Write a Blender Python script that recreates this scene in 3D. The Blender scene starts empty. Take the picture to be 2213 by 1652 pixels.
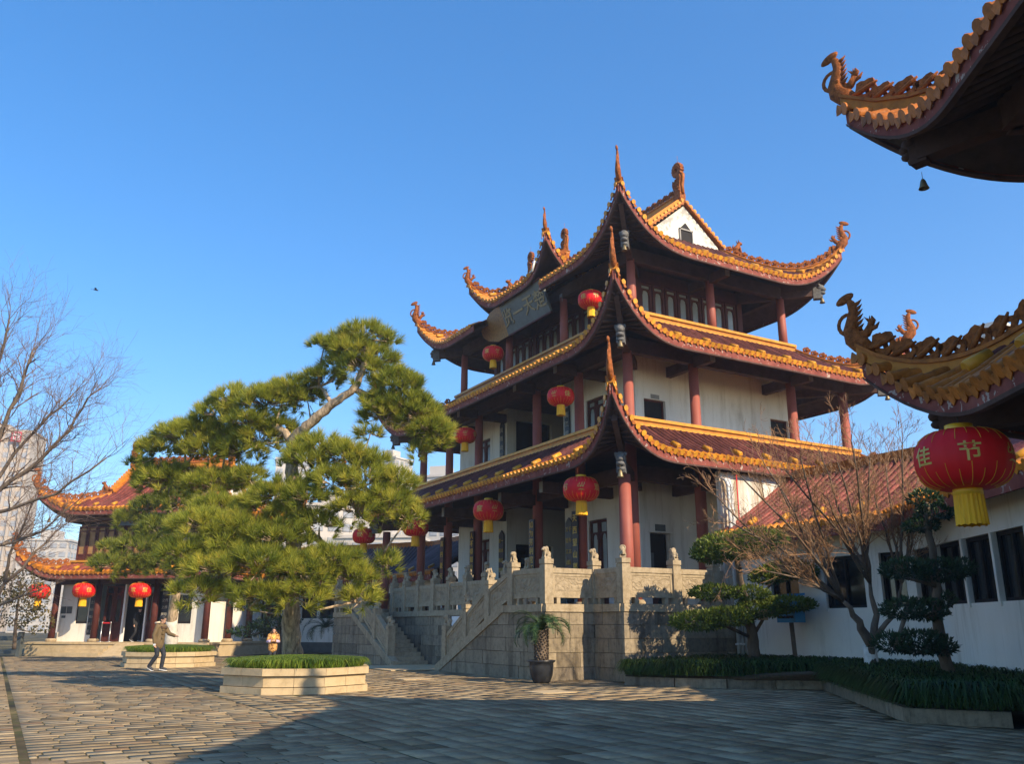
import bpy, math, random
import numpy as np
from mathutils import Matrix, Vector
pi = math.pi
rnd = random.Random(7)
sc = bpy.context.scene
COL = sc.collection

# ------------------------------------------------------------------ camera
F_PX, PITCH, ROLL, YAW, CAM_H = 1860.88, math.radians(15.939), math.radians(0.078), math.radians(59.981), 1.38
cp, sp = math.cos(PITCH), math.sin(PITCH)
W_ = np.array([[math.sin(YAW), -math.cos(YAW), 0], [math.cos(YAW), math.sin(YAW), 0], [0, 0, 1.0]])
r_, f_, u_ = np.array([1, 0, 0.0]), np.array([0, cp, sp]), np.array([0, -sp, cp])
cr, sr = math.cos(ROLL), math.sin(ROLL)
CAM_R, CAM_U, CAM_F = (cr * r_ + sr * u_) @ W_, (-sr * r_ + cr * u_) @ W_, f_ @ W_
cd = bpy.data.cameras.new('camera'); cam = bpy.data.objects.new('camera', cd); COL.objects.link(cam)
cd.sensor_width = 36; cd.sensor_fit = 'HORIZONTAL'; cd.lens = F_PX / 2213 * 36; cd.clip_end = 3000; cd.clip_start = .05
cm = Matrix(((CAM_R[0], CAM_U[0], -CAM_F[0], 0), (CAM_R[1], CAM_U[1], -CAM_F[1], 0), (CAM_R[2], CAM_U[2], -CAM_F[2], CAM_H), (0, 0, 0, 1)))
cam.matrix_world = cm
sc.camera = cam
def at(x, y, depth):
    """photo point (2213 px wide) at a distance along the view axis -> place in the courtyard (survey helper)"""
    d = CAM_R * (x - 1106.5) / F_PX - CAM_U * (y - 826) / F_PX + CAM_F
    return np.array([0, 0, CAM_H]) + d * depth
def gnd(x, y, z=0.0):
    d = CAM_R * (x - 1106.5) / F_PX - CAM_U * (y - 826) / F_PX + CAM_F
    return np.array([0, 0, CAM_H]) + d * ((z - CAM_H) / d[2])

# ------------------------------------------------------------------ light
SUN_AZ, SUN_EL = math.radians(-74.0), math.radians(33.5)      # direction to the sun, angle from +X towards +Y
wd = bpy.data.worlds.new('World'); sc.world = wd; wd.use_nodes = True
nt = wd.node_tree; bg = nt.nodes['Background']
sky = nt.nodes.new('ShaderNodeTexSky'); sky.sky_type = 'NISHITA'; sky.sun_disc = False
sky.sun_elevation = SUN_EL; sky.sun_rotation = pi / 2 - SUN_AZ
sky.air_density = 1.0; sky.dust_density = 0.3; sky.ozone_density = 4.0; sky.altitude = 100
hs = nt.nodes.new('ShaderNodeHueSaturation'); hs.inputs['Saturation'].default_value = 1.38; hs.inputs['Hue'].default_value = .503; hs.inputs['Value'].default_value = 1.0
gm = nt.nodes.new('ShaderNodeGamma'); gm.inputs[1].default_value = .84; nt.links.new(sky.outputs[0], gm.inputs[0]); nt.links.new(gm.outputs[0], hs.inputs['Color']); nt.links.new(hs.outputs[0], bg.inputs[0]); bg.inputs[1].default_value = 0.15
sl = bpy.data.lights.new('sun', 'SUN'); sl.energy = 3.7; sl.angle = math.radians(.53); sl.color = (1, .81, .56)
so = bpy.data.objects.new('sun', sl); COL.objects.link(so)
sdir = Vector((math.cos(SUN_AZ) * math.cos(SUN_EL), math.sin(SUN_AZ) * math.cos(SUN_EL), math.sin(SUN_EL)))
so.rotation_euler = sdir.to_track_quat('Z', 'Y').to_euler()
sc.view_settings.view_transform = 'Standard'; sc.view_settings.look = 'None'; sc.view_settings.gamma = 1
sc.view_settings.use_curve_mapping = False; sc.view_settings.exposure = 1.12
sc.cycles.use_denoising = True
sc.cycles.max_bounces = 6; sc.cycles.diffuse_bounces = 3; sc.cycles.glossy_bounces = 2; sc.cycles.transparent_max_bounces = 4
sc.cycles.caustics_reflective = False; sc.cycles.caustics_refractive = False

# ------------------------------------------------------------------ materials
MATS = {}
class NT:
    def __init__(s, name):
        s.m = bpy.data.materials.new(name); s.m.use_nodes = True; s.t = s.m.node_tree
        s.b = s.t.nodes['Principled BSDF']
    def n(s, kind, **kw):
        nd = s.t.nodes.new(kind)
        for k, v in kw.items():
            if k.startswith('i_'): nd.inputs[k[2:].replace('_', ' ')].default_value = v
            elif isinstance(k, str): setattr(nd, k, v)
        return nd
    def l(s, a, b): s.t.links.new(a, b)
    def coord(s, scale=(1, 1, 1), rand=True):
        tc = s.n('ShaderNodeTexCoord'); mp = s.n('ShaderNodeMapping'); mp.inputs['Scale'].default_value = scale
        s.l(tc.outputs['Object'], mp.inputs['Vector'])
        if rand:
            oi = s.n('ShaderNodeObjectInfo'); mu = s.n('ShaderNodeMath', operation='MULTIPLY'); mu.inputs[1].default_value = 37.0
            s.l(oi.outputs['Random'], mu.inputs[0]); s.l(mu.outputs[0], mp.inputs['Location'])
        return mp.outputs[0]
    def noise(s, vec, scale, detail=4, rough=.6, dist=0):
        nd = s.n('ShaderNodeTexNoise'); nd.inputs['Scale'].default_value = scale; nd.inputs['Detail'].default_value = detail
        nd.inputs['Roughness'].default_value = rough; nd.inputs['Distortion'].default_value = dist
        s.l(vec, nd.inputs['Vector']); return nd.outputs['Fac']
    def ramp(s, fac, stops):
        r = s.n('ShaderNodeValToRGB'); e = r.color_ramp.elements
        e[0].position, e[0].color = stops[0][0], (*stops[0][1], 1); e[1].position, e[1].color = stops[-1][0], (*stops[-1][1], 1)
        for p, c in stops[1:-1]:
            x = e.new(p); x.color = (*c, 1)
        s.l(fac, r.inputs[0]); return r.outputs[0]
    def mix(s, fac, a, b, mode='MIX'):
        m = s.n('ShaderNodeMix', data_type='RGBA', blend_type=mode)
        for sock, v in ((m.inputs[0], fac), (m.inputs[6], a), (m.inputs[7], b)):
            if isinstance(v, (float, int)): sock.default_value = v
            elif isinstance(v, tuple): sock.default_value = (*v, 1)
            else: s.l(v, sock)
        return m.outputs[2]
    def bump(s, h, strength=.3, dist=.02):
        b = s.n('ShaderNodeBump'); b.inputs['Strength'].default_value = strength; b.inputs['Distance'].default_value = dist
        s.l(h, b.inputs['Height']); s.l(b.outputs[0], s.b.inputs['Normal'])
    def done(s, col=None, rough=.6, spec=.4, metal=0, key=None):
        if col is not None:
            if isinstance(col, tuple): s.b.inputs['Base Color'].default_value = (*col, 1)
            else: s.l(col, s.b.inputs['Base Color'])
        if isinstance(rough, float) or isinstance(rough, int): s.b.inputs['Roughness'].default_value = rough
        else: s.l(rough, s.b.inputs['Roughness'])
        s.b.inputs['Specular IOR Level'].default_value = spec; s.b.inputs['Metallic'].default_value = metal
        MATS[key or s.m.name] = s.m; return s.m
def sc3(c, k): return tuple(min(1, x * k) for x in c)
def mat(name, col, rough=.6, var=.25, scale=3.0, bump=.0, bscale=25, spec=.4, metal=0, stretch=(1, 1, 1), objvar=0.0):
    s = NT(name); v = s.coord(stretch)
    a = s.noise(v, scale, 5, .65)
    c = s.ramp(a, [(.3, sc3(col, 1 - var)), (.5, col), (.72, sc3(col, 1 + var))])
    if objvar:
        oi = s.n('ShaderNodeObjectInfo'); hs = s.n('ShaderNodeHueSaturation'); mr = s.n('ShaderNodeMapRange')
        mr.inputs[3].default_value = 1 - objvar; mr.inputs[4].default_value = 1 + objvar
        s.l(oi.outputs['Random'], mr.inputs[0]); s.l(mr.outputs[0], hs.inputs['Value']); s.l(c, hs.inputs['Color']); c = hs.outputs[0]
    if bump: s.bump(s.noise(v, bscale, 4, .6), bump)
    return s.done(c, rough, spec, metal)
mat('glaze_brown', (.115, .040, .034), .5, .5, 2.5, .15, 12, .2, objvar=.4)
mat('glaze_purple', (.10, .072, .076), .6, .35, 2.5, .15, 12, .15, objvar=.3)
mat('glaze_red', (.19, .052, .038), .5, .45, 3, .15, 12, .2, objvar=.35)
mat('glaze_yellow', (.52, .19, .018), .45, .35, 4, .15, 20, .25, objvar=.3)
mat('glaze_orange', (.40, .125, .018), .5, .45, 6, .35, 18, .2, objvar=.25)
mat('glaze_gold', (.62, .28, .026), .42, .25, 4, .1, 20, .3, objvar=.2)
mat('ornament', (.27, .082, .018), .6, .6, 11, .9, 28, .15)
mat('column_red', (.31, .085, .06), .6, .12, 2, .05, 30, .4)
mat('beam_dark', (.10, .060, .050), .75, .3, 3, .15, 20, .1, stretch=(1, 1, 1))
mat('soffit', (.085, .058, .050), .75, .3, 3, .2, 14, .2)
mat('wood_red', (.09, .026, .02), .6, .3, 4, .1, 20, .2)
mat('beam_grey', (.30, .29, .27), .7, .2, 5, .1, 30, .3)
mat('lattice_pane', (.30, .33, .32), .25, .2, 1.5, 0, 10, .6)
mat('lattice_gold', (.34, .19, .07), .6, .25, 4, .1, 20, .4)
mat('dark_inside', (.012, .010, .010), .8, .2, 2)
mat('glass_dark', (.012, .014, .017), .12, .2, 1.5, 0, 10, .6)
mat('board_black', (.014, .014, .018), .35, .2, 3, 0, 10, .5)
mat('gold_letters', (.62, .42, .08), .4, .15, 6, 0, 10, .5)
mat('pale_letters', (.42, .40, .34), .5, .15, 6)
mat('slate_board', (.085, .10, .10), .5, .25, 3, .1, 20, .4)
mat('carved_gold', (.25, .125, .03), .5, .5, 10, .8, 26, .4)
mat('bronze', (.22, .17, .09), .45, .3, 8, .1, 20, .5, .5)
mat('grey_carved', (.14, .14, .14), .7, .4, 12, .6, 30, .3)
mat('pipe_white', (.62, .62, .60), .4, .1, 3)
mat('metal_dark', (.05, .05, .05), .45, .2, 6)
mat('steel', (.5, .5, .5), .3, .1, 6, metal=.8)
mat('lantern_red', (.68, .006, .010), .55, .12, 2.2, 0, 30, .3)
mat('lantern_gold', (.85, .47, .02), .35, .15, 5, 0, 10, .5)
mat('tassel', (.90, .44, .012), .6, .25, 30, .5, 60, .3, stretch=(1, 1, .06))
mat('bark_pine', (.38, .29, .195), .9, .75, 13, 1.0, 22, .15, stretch=(1, 1, .3))
mat('bark_grey', (.15, .115, .085), .9, .4, 6, .6, 20, .15, stretch=(1, 1, .4))
mat('twig', (.20, .12, .075), .9, .25, 6)
mat('twig_red', (.33, .19, .10), .9, .3, 6)
mat('twig_grey', (.18, .12, .085), .9, .3, 6)
mat('limewash', (.62, .59, .52), .9, .2, 8, .6, 20, .1)
mat('pot_black', (.03, .032, .036), .35, .3, 5, .05, 10, .5)
mat('soil', (.10, .07, .045), .95, .3, 8, .5, 20, .1)
mat('plaster_far', (.50, .46, .41), .8, .08, .1)
mat('concrete_far', (.47, .39, .30), .8, .1, .05)
mat('glass_far', (.33, .34, .36), .25, .2, .2)
mat('sign_red', (.55, .03, .03), .5, .15, .3)
mat('blue_paint', (.045, .26, .50), .5, .12, 3)
mat('skin', (.55, .32, .22), .55, .06, 10)
mat('hair', (.015, .012, .011), .6, .2, 30)
mat('khaki', (.155, .112, .06), .8, .2, 7, .4, 14, .2)
mat('brown_cloth', (.10, .06, .035), .8, .2, 9)
mat('denim', (.025, .03, .042), .8, .3, 9)
mat('dark_cloth', (.02, .021, .025), .8, .2, 9)
mat('fur', (.62, .50, .36), .95, .3, 30, .8, 60)
mat('shoe', (.05, .05, .055), .6, .3, 14)
mat('white_part', (.8, .8, .8), .5, .05, 3)
mat('leather_yellow', (.70, .60, .12), .7, .1, 5)
mat('pink_cloth', (.55, .45, .60), .8, .1, 8)
mat('board_wood', (.42, .28, .14), .7, .2, 5)
mat('band_red', (.6, .02, .03), .6, .1, 5)
s = NT('camo'); v = s.coord((1, 1, 1), False); s.done(s.ramp(s.noise(v, 9, 2), [(.40, (.20, .09, .03)), (.47, (.52, .27, .08)), (.55, (.66, .42, .17)), (.62, (.38, .17, .05))]), .85, .2)
# painted board under the eaves: red paint with pale peeled flecks
s = NT('fascia'); v = s.coord((1, 1, 1)); base = s.ramp(s.noise(v, 3, 4), [(.3, (.16, .042, .034)), (.7, (.28, .085, .062))])
pe = s.ramp(s.noise(v, 6.5, 3, .7, .6), [(.60, (0, 0, 0)), (.63, (1, 1, 1))])
s.bump(s.noise(v, 9, 4), .3); s.done(s.mix(pe, base, (.40, .31, .26)), .75, .12)
# white plaster with faint stains
s = NT('plaster'); v = s.coord((1, 1, .45), False); c = s.ramp(s.noise(v, .9, 6, .7), [(.22, (.60, .56, .47)), (.42, (.80, .77, .68)), (.75, (.87, .84, .76))]); v3 = s.coord((1, 1, .08), False); c = s.mix(.7, c, s.ramp(s.noise(v3, 2.4, 6, .75), [(.52, (1, 1, 1)), (.72, (.55, .51, .43))]), 'MULTIPLY')
s.bump(s.noise(v, 30, 3), .06); s.done(c, .85, .2)
s = NT('plaster_stained'); v = s.coord((1, 1, .12), False); st = s.ramp(s.noise(v, 3.2, 6, .75), [(.42, (1, 1, 1)), (.62, (0, 0, 0))])
c = s.mix(st, (.36, .28, .19), (.72, .69, .62)); s.done(c, .9, .2)
s = NT('plaster_peeling'); v = s.coord((1, 1, 1), False); st = s.ramp(s.noise(v, 2.6, 6, .75, .4), [(.50, (1, 1, 1)), (.54, (0, 0, 0))])
c = s.mix(st, (.38, .37, .34), (.66, .62, .54)); s.done(c, .9, .2)
# dressed stone, slightly different from block to block, with dark run-off streaks
s = NT('stone'); v = s.coord((1, 1, 1)); oi = s.n('ShaderNodeObjectInfo')
b1 = s.ramp(oi.outputs['Random'], [(0, (.19, .155, .108)), (.35, (.27, .22, .15)), (.7, (.33, .27, .185)), (1, (.23, .19, .14))])
gr = s.ramp(s.noise(v, 7, 6, .7), [(.28, (.55, .54, .53)), (.5, (.98, .98, .98)), (.75, (1.2, 1.2, 1.2))])
c = s.mix(1.0, b1, gr, 'MULTIPLY'); v2 = s.coord((1, 1, .1), False)
stk = s.ramp(s.noise(v2, 2.6, 5, .7), [(.5, (1, 1, 1)), (.66, (.42, .41, .40))]); c = s.mix(.8, c, stk, 'MULTIPLY')
s.bump(s.noise(v, 22, 5, .65), .35); s.done(c, .85, .25)
s = NT('stone_pale'); v = s.coord((1, 1, 1)); c = s.ramp(s.noise(v, 8, 6, .7), [(.28, (.25, .195, .12)), (.5, (.38, .305, .20)), (.75, (.47, .385, .26))])
v2 = s.coord((1, 1, .14), True); stk = s.ramp(s.noise(v2, 2.2, 5, .7), [(.52, (1, 1, 1)), (.7, (.58, .55, .5))]); c = s.mix(.8, c, stk, 'MULTIPLY')
s.bump(s.noise(v, 24, 5, .65), .3); s.done(c, .85, .25)
s = NT('stone_carved'); v = s.coord((1, 1, 1)); c = s.ramp(s.noise(v, 6, 6, .7), [(.28, (.23, .18, .115)), (.5, (.35, .28, .185)), (.75, (.43, .35, .235))])
wv = s.n('ShaderNodeTexWave', wave_type='RINGS'); wv.inputs['Scale'].default_value = 1.6; wv.inputs['Distortion'].default_value = 14; wv.inputs['Detail'].default_value = 3; wv.inputs['Detail Scale'].default_value = 1.7
s.l(v, wv.inputs['Vector']); s.bump(wv.outputs['Fac'], .55, .03); s.done(c, .85, .25)
# granite of the two planters
s = NT('granite_tan'); v = s.coord((1, 1, 1)); c = s.ramp(s.noise(v, 3, 6, .7), [(.28, (.36, .27, .155)), (.5, (.50, .385, .225)), (.75, (.57, .45, .28))])
s.bump(s.noise(v, 40, 4, .65), .15); s.done(c, .8, .25)
# paving: colour by stone
s = NT('paving'); v = s.coord((1, 1, 1), False); at_ = s.n('ShaderNodeAttribute', attribute_name='rnd'); oi = s.n('ShaderNodeObjectInfo')
ad = s.n('ShaderNodeMath', operation='ADD'); fr = s.n('ShaderNodeMath', operation='FRACT'); s.l(at_.outputs['Fac'], ad.inputs[0]); s.l(oi.outputs['Random'], ad.inputs[1]); s.l(ad.outputs[0], fr.inputs[0])
b1 = s.ramp(fr.outputs[0], [(0, (.15, .115, .072)), (.1, (.235, .18, .112)), (.3, (.265, .205, .13)), (.5, (.32, .25, .16)), (.66, (.25, .20, .132)), (.8, (.38, .305, .20)), (.92, (.22, .145, .088)), (1, (.31, .255, .17))])
nz = s.noise(v, 7, 6, .7); gr = s.ramp(nz, [(.28, (.66, .65, .64)), (.5, (1, 1, 1)), (.75, (1.2, 1.2, 1.19))])
c = s.mix(1.0, b1, gr, 'MULTIPLY'); big = s.ramp(s.noise(v, .35, 4, .6), [(.35, (.78, .8, .8)), (.65, (1.12, 1.08, 1.0))]); c = s.mix(1.0, c, big, 'MULTIPLY')
s.bump(s.noise(v, 26, 5, .65), .22, .012); s.done(c, s.ramp(nz, [(.3, (.75,) * 3), (.7, (.95,) * 3)]), .12)
s = NT('joint'); v = s.coord((1, 1, 1), False); c = s.ramp(s.noise(v, .22, 4), [(.45, (.035, .03, .022)), (.62, (.22, .165, .075))]); c = s.mix(s.ramp(s.noise(v, 5, 5), [(.45, (0, 0, 0)), (.6, (.8, .8, .8))]), c, (.06, .07, .025)); s.done(c, .95, .1)
def leafmat(name, a, b, c, rough=.55, trans=.25, dead=None):
    s = NT(name); at_ = s.n('ShaderNodeAttribute', attribute_name='rnd')
    col = s.ramp(at_.outputs['Fac'], [(0, a), (.5, b), (1, c)] if dead is None else [(0, a), (.5, b), (.93, c), (.97, dead), (1, dead)]); m = s.done(col, rough, .3)
    tb = s.n('ShaderNodeBsdfTranslucent'); mx = s.n('ShaderNodeMixShader'); mx.inputs[0].default_value = trans
    s.l(col, tb.inputs['Color']); s.l(s.b.outputs[0], mx.inputs[1]); s.l(tb.outputs[0], mx.inputs[2]); s.l(mx.outputs[0], s.t.nodes['Material Output'].inputs[0])
    return m
leafmat('pine_needles', (.12, .17, .02), (.38, .40, .05), (.66, .55, .09), .5, .42, (.40, .21, .07))
leafmat('pine_needles_far', (.09, .135, .018), (.27, .30, .04), (.48, .42, .07), .5, .42)
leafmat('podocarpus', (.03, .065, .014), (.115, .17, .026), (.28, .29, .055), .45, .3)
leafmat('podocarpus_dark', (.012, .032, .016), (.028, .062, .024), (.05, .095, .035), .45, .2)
leafmat('grass', (.07, .14, .012), (.18, .29, .026), (.33, .42, .06), .5, .35)
leafmat('grass_dark', (.018, .045, .009), (.045, .09, .014), (.10, .15, .03), .5, .25)
leafmat('cycad', (.02, .055, .018), (.05, .11, .03), (.11, .16, .05), .4, .2)
leafmat('shrub', (.05, .05, .012), (.11, .09, .024), (.19, .13, .04), .7, .2)
s = NT('far_tower'); s.done((.56, .50, .42), .8, .2)

# ------------------------------------------------------------------ mesh helpers
class MB:
    def __init__(s): s.v = []; s.f = []; s.mi = []; s.sm = []
    def add(s, vs, fs, mi=0, sm=False):
        o = len(s.v); s.v += [tuple(map(float, p)) for p in vs]; s.f += [tuple(i + o for i in f) for f in fs]
        s.mi += [mi] * len(fs); s.sm += [sm] * len(fs); return s
    def box(s, c, d, mi=0, rz=0, M=None):
        x, y, z = d[0] / 2, d[1] / 2, d[2] / 2; ca, sa = math.cos(rz), math.sin(rz)
        vs = [(i * x, j * y, k * z) for k in (-1, 1) for j in (-1, 1) for i in (-1, 1)]
        vs = [(c[0] + p[0] * ca - p[1] * sa, c[1] + p[0] * sa + p[1] * ca, c[2] + p[2]) for p in vs]
        if M is not None: vs = [tuple(M @ Vector(p)) for p in vs]
        return s.add(vs, [(0, 2, 3, 1), (4, 5, 7, 6), (0, 1, 5, 4), (2, 6, 7, 3), (0, 4, 6, 2), (1, 3, 7, 5)], mi)
    def b2(s, p, q, mi=0):
        return s.box([(a + b) / 2 for a, b in zip(p, q)], [abs(b - a) for a, b in zip(p, q)], mi)
    def beam(s, p, q, w, h, mi=0):
        p, q = np.array(p, float), np.array(q, float); d = q - p; d /= np.linalg.norm(d)
        up = np.array([0, 0, 1.0]); sd = np.cross(d, up); n = np.linalg.norm(sd)
        sd = sd / n if n > 1e-6 else np.array([1.0, 0, 0]); up = np.cross(sd, d)
        vs = [e + sd * w / 2 * i + up * h / 2 * j for e in (p, q) for j in (-1, 1) for i in (-1, 1)]
        return s.add(vs, [(0, 1, 3, 2), (4, 6, 7, 5), (0, 4, 5, 1), (2, 3, 7, 6), (0, 2, 6, 4), (1, 5, 7, 3)], mi)
    def tube(s, path, rad, n=8, mi=0, sm=True, cap=True):
        P = [np.array(p, float) for p in path]; k = len(P)
        if not hasattr(rad, '__len__'): rad = [rad] * k
        vs = []; ref = None
        for i in range(k):
            d = P[min(i + 1, k - 1)] - P[max(i - 1, 0)]; d = d / (np.linalg.norm(d) + 1e-9)
            if ref is None: ref = np.array([0, 0, 1.0]) if abs(d[2]) < .9 else np.array([1.0, 0, 0])
            a = np.cross(d, ref); a /= np.linalg.norm(a) + 1e-9; b = np.cross(d, a); ref = -b if np.linalg.norm(b) > 0 else ref
            ref = np.cross(a, d)
            for j in range(n):
                t = 2 * pi * j / n; vs.append(P[i] + rad[i] * (a * math.cos(t) + np.cross(d, a) * math.sin(t)))
        fs = [(i * n + j, i * n + (j + 1) % n, (i + 1) * n + (j + 1) % n, (i + 1) * n + j) for i in range(k - 1) for j in range(n)]
        s.add(vs, fs, mi, sm)
        if cap:
            o = len(s.v) - n * k
            s.f += [tuple(o + j for j in range(n))[::-1], tuple(o + (k - 1) * n + j for j in range(n))]; s.mi += [mi] * 2; s.sm += [False] * 2
        return s
    def lathe(s, prof, n=16, c=(0, 0, 0), mi=0, sm=True, sx=1, sy=1):
        k = len(prof); vs = [(c[0] + sx * r * math.cos(2 * pi * j / n), c[1] + sy * r * math.sin(2 * pi * j / n), c[2] + z) for r, z in prof for j in range(n)]
        fs = [(i * n + j, i * n + (j + 1) % n, (i + 1) * n + (j + 1) % n, (i + 1) * n + j) for i in range(k - 1) for j in range(n)]
        s.add(vs, fs, mi, sm); o = len(s.v) - n * k
        if prof[0][0] > 1e-4: s.f.append(tuple(o + j for j in range(n))[::-1]); s.mi.append(mi); s.sm.append(False)
        if prof[-1][0] > 1e-4: s.f.append(tuple(o + (k - 1) * n + j for j in range(n))); s.mi.append(mi); s.sm.append(False)
        return s
    def ell(s, c, r, nu=10, nv=6, mi=0, M=None):
        vs = []; 
        for i in range(nv + 1):
            t = pi * i / nv - pi / 2
            for j in range(nu):
                a = 2 * pi * j / nu; p = Vector((r[0] * math.cos(t) * math.cos(a), r[1] * math.cos(t) * math.sin(a), r[2] * math.sin(t)))
                if M is not None: p = M @ p
                vs.append((c[0] + p[0], c[1] + p[1], c[2] + p[2]))
        fs = [(i * nu + j, i * nu + (j + 1) % nu, (i + 1) * nu + (j + 1) % nu, (i + 1) * nu + j) for i in range(nv) for j in range(nu)]
        return s.add(vs, fs, mi, True)
    def prism(s, poly, ext, mi=0):
        n = len(poly); P = [np.array(p, float) for p in poly]; e = np.array(ext, float)
        return s.add(P + [p + e for p in P], [tuple(range(n))[::-1], tuple(range(n, 2 * n))] + [(i, (i + 1) % n, n + (i + 1) % n, n + i) for i in range(n)], mi)
    def ring(s, outer, inner, ext, mi=0):
        n = len(outer); O = [np.array(p, float) for p in outer]; I = [np.array(p, float) for p in inner]; e = np.array(ext, float)
        vs = O + I + [p + e for p in O] + [p + e for p in I]; fs = []
        for i in range(n):
            j = (i + 1) % n
            fs += [(i, n + i, n + j, j), (2 * n + i, 2 * n + j, 3 * n + j, 3 * n + i), (i, j, 2 * n + j, 2 * n + i), (n + i, 3 * n + i, 3 * n + j, n + j)]
        return s.add(vs, fs, mi)
    def mesh(s, name, mats):
        me = bpy.data.meshes.new(name); me.from_pydata(s.v, [], s.f)
        for m in mats: me.materials.append(MATS[m])
        me.polygons.foreach_set('material_index', s.mi); me.polygons.foreach_set('use_smooth', s.sm); me.update(); return me
    def build(s, name, mats, parent=None, M=None):
        if isinstance(mats, str): mats = [mats]
        return link(name, s.mesh(name, mats), parent, M)
def link(name, me, parent=None, M=None):
    o = bpy.data.objects.new(name, me); COL.objects.link(o)
    if parent is not None: o.parent = parent
    if M is not None: o.matrix_local = M
    return o
def tag(o, label, cat, group=None, kind=None):
    o['label'] = label; o['category'] = cat
    if group: o['group'] = group
    if kind: o['kind'] = kind
    return o
def thing(name, loc, label, cat, rz=0, group=None):
    o = bpy.data.objects.new(name, None); COL.objects.link(o); o.location = loc; o.rotation_euler = (0, 0, rz)
    o.empty_display_size = .2
    return tag(o, label, cat, group)
def struct(o): o['kind'] = 'structure'; return o
def stuff(o): o['kind'] = 'stuff'; return o
def copy_tree(o, parent=None):
    c = o.copy(); COL.objects.link(c); c.parent = parent
    for ch in list(o.children): copy_tree(ch, c)
    return c
def frame(o, x, y, z):
    return Matrix(((x[0], y[0], z[0], o[0]), (x[1], y[1], z[1], o[1]), (x[2], y[2], z[2], o[2]), (0, 0, 0, 1)))
def nrm(v): v = np.array(v, float); return v / (np.linalg.norm(v) + 1e-12)
def fast_mesh(name, V, Fc, matname, rv=None, extra=()):
    """V (n,3), Fc (m,k) arrays; rv one value per face"""
    me = bpy.data.meshes.new(name); k = Fc.shape[1]; m = len(Fc)
    me.vertices.add(len(V)); me.vertices.foreach_set('co', np.ascontiguousarray(V, np.float32).ravel())
    me.loops.add(m * k); me.loops.foreach_set('vertex_index', np.ascontiguousarray(Fc, np.int32).ravel())
    me.polygons.add(m); me.polygons.foreach_set('loop_start', np.arange(0, m * k, k, dtype=np.int32))
    me.materials.append(MATS[matname]); me.update(calc_edges=True)
    if rv is not None:
        a = me.attributes.new('rnd', 'FLOAT', 'FACE'); a.data.foreach_set('value', np.ascontiguousarray(rv, np.float32))
    return me
def remesh(mb, mats, voxel, name, smooth=2):
    me = mb.mesh(name + '_raw', mats); o = bpy.data.objects.new('tmp', me); COL.objects.link(o)
    md = o.modifiers.new('r', 'REMESH'); md.mode = 'VOXEL'; md.voxel_size = voxel; md.use_smooth_shade = True
    if smooth:
        m2 = o.modifiers.new('s', 'SMOOTH'); m2.iterations = smooth; m2.factor = .5
    dg = bpy.context.evaluated_depsgraph_get(); dg.update()
    res = bpy.data.meshes.new_from_object(o.evaluated_get(dg)); res.name = name
    bpy.data.objects.remove(o); bpy.data.meshes.remove(me)
    res.materials.clear()
    for m in mats: res.materials.append(MATS[m])
    return res
_tc = {}
def text_verts(txt, size=1.0, ext=.01, spacing=1.0):
    """letter mesh, centred on the origin in its own x-y plane"""
    key = (txt, size, ext, spacing)
    if key in _tc: return _tc[key]
    cu = bpy.data.curves.new('t', 'FONT'); cu.body = txt; cu.size = size; cu.extrude = ext; cu.align_x = 'CENTER'; cu.align_y = 'CENTER'
    cu.space_line = spacing; cu.resolution_u = 2; cu.offset = size * .012
    o = bpy.data.objects.new('t', cu); COL.objects.link(o); dg = bpy.context.evaluated_depsgraph_get(); dg.update()
    me = bpy.data.meshes.new_from_object(o.evaluated_get(dg))
    V = np.array([v.co[:] for v in me.vertices]).reshape(-1, 3); Fc = [tuple(p.vertices) for p in me.polygons]
    bpy.data.objects.remove(o); bpy.data.curves.remove(cu); bpy.data.meshes.remove(me)
    if len(V):
        V = V - (V.max(0) + V.min(0)) / 2
    _tc[key] = (V, Fc); return _tc[key]
def add_text(mb, txt, size, origin, xd, yd, mi=0, ext=.012, spacing=1.0):
    V, Fc = text_verts(txt, size, ext, spacing); x, y = nrm(xd), nrm(yd); z = np.cross(x, y)
    mb.add([np.array(origin) + x * p[0] + y * p[1] + z * p[2] for p in V], Fc, mi)
# ------------------------------------------------------------------ roof kit
def make_eave_tile(y='glaze_yellow', g='glaze_gold', d='glaze_orange'):
    m = MB(); n = 6; r = .083; L = .24
    vs = [(r * math.cos(pi * j / n), -L * k, r * math.sin(pi * j / n)) for k in (0, 1) for j in range(n + 1)]
    m.add(vs, [(j, j + 1, n + 2 + j, n + 1 + j) for j in range(n)], 0, True)
    k = 10; dd = [(.09 * math.cos(2 * pi * j / k), .0, .09 * math.sin(2 * pi * j / k) + .012) for j in range(k)]
    m.prism(dd, (0, .022, 0), 1)
    m.prism([(.045, .0, .015), (.205, .0, .015), (.185, .012, -.075), (.125, .03, -.125), (.065, .012, -.075)], (0, .02, 0), 2)
    return m.mesh('eave_tile', [y, g, d])
def make_cap_tile(): return MB().tube([(0, -.34, .06), (0, -.02, .06), (0, .0, .06)], [.088, .088, .07], 9, 0, True).mesh('cap_tile', ['glaze_gold'])
EAVE_TILE = make_eave_tile(); CAP_TILE = make_cap_tile(); EAVE_TILE_NEAR = make_eave_tile('glaze_orange', 'glaze_orange', 'glaze_orange'); EAVE_TILE_Y = make_eave_tile('glaze_yellow', 'glaze_yellow', 'glaze_yellow')
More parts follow.
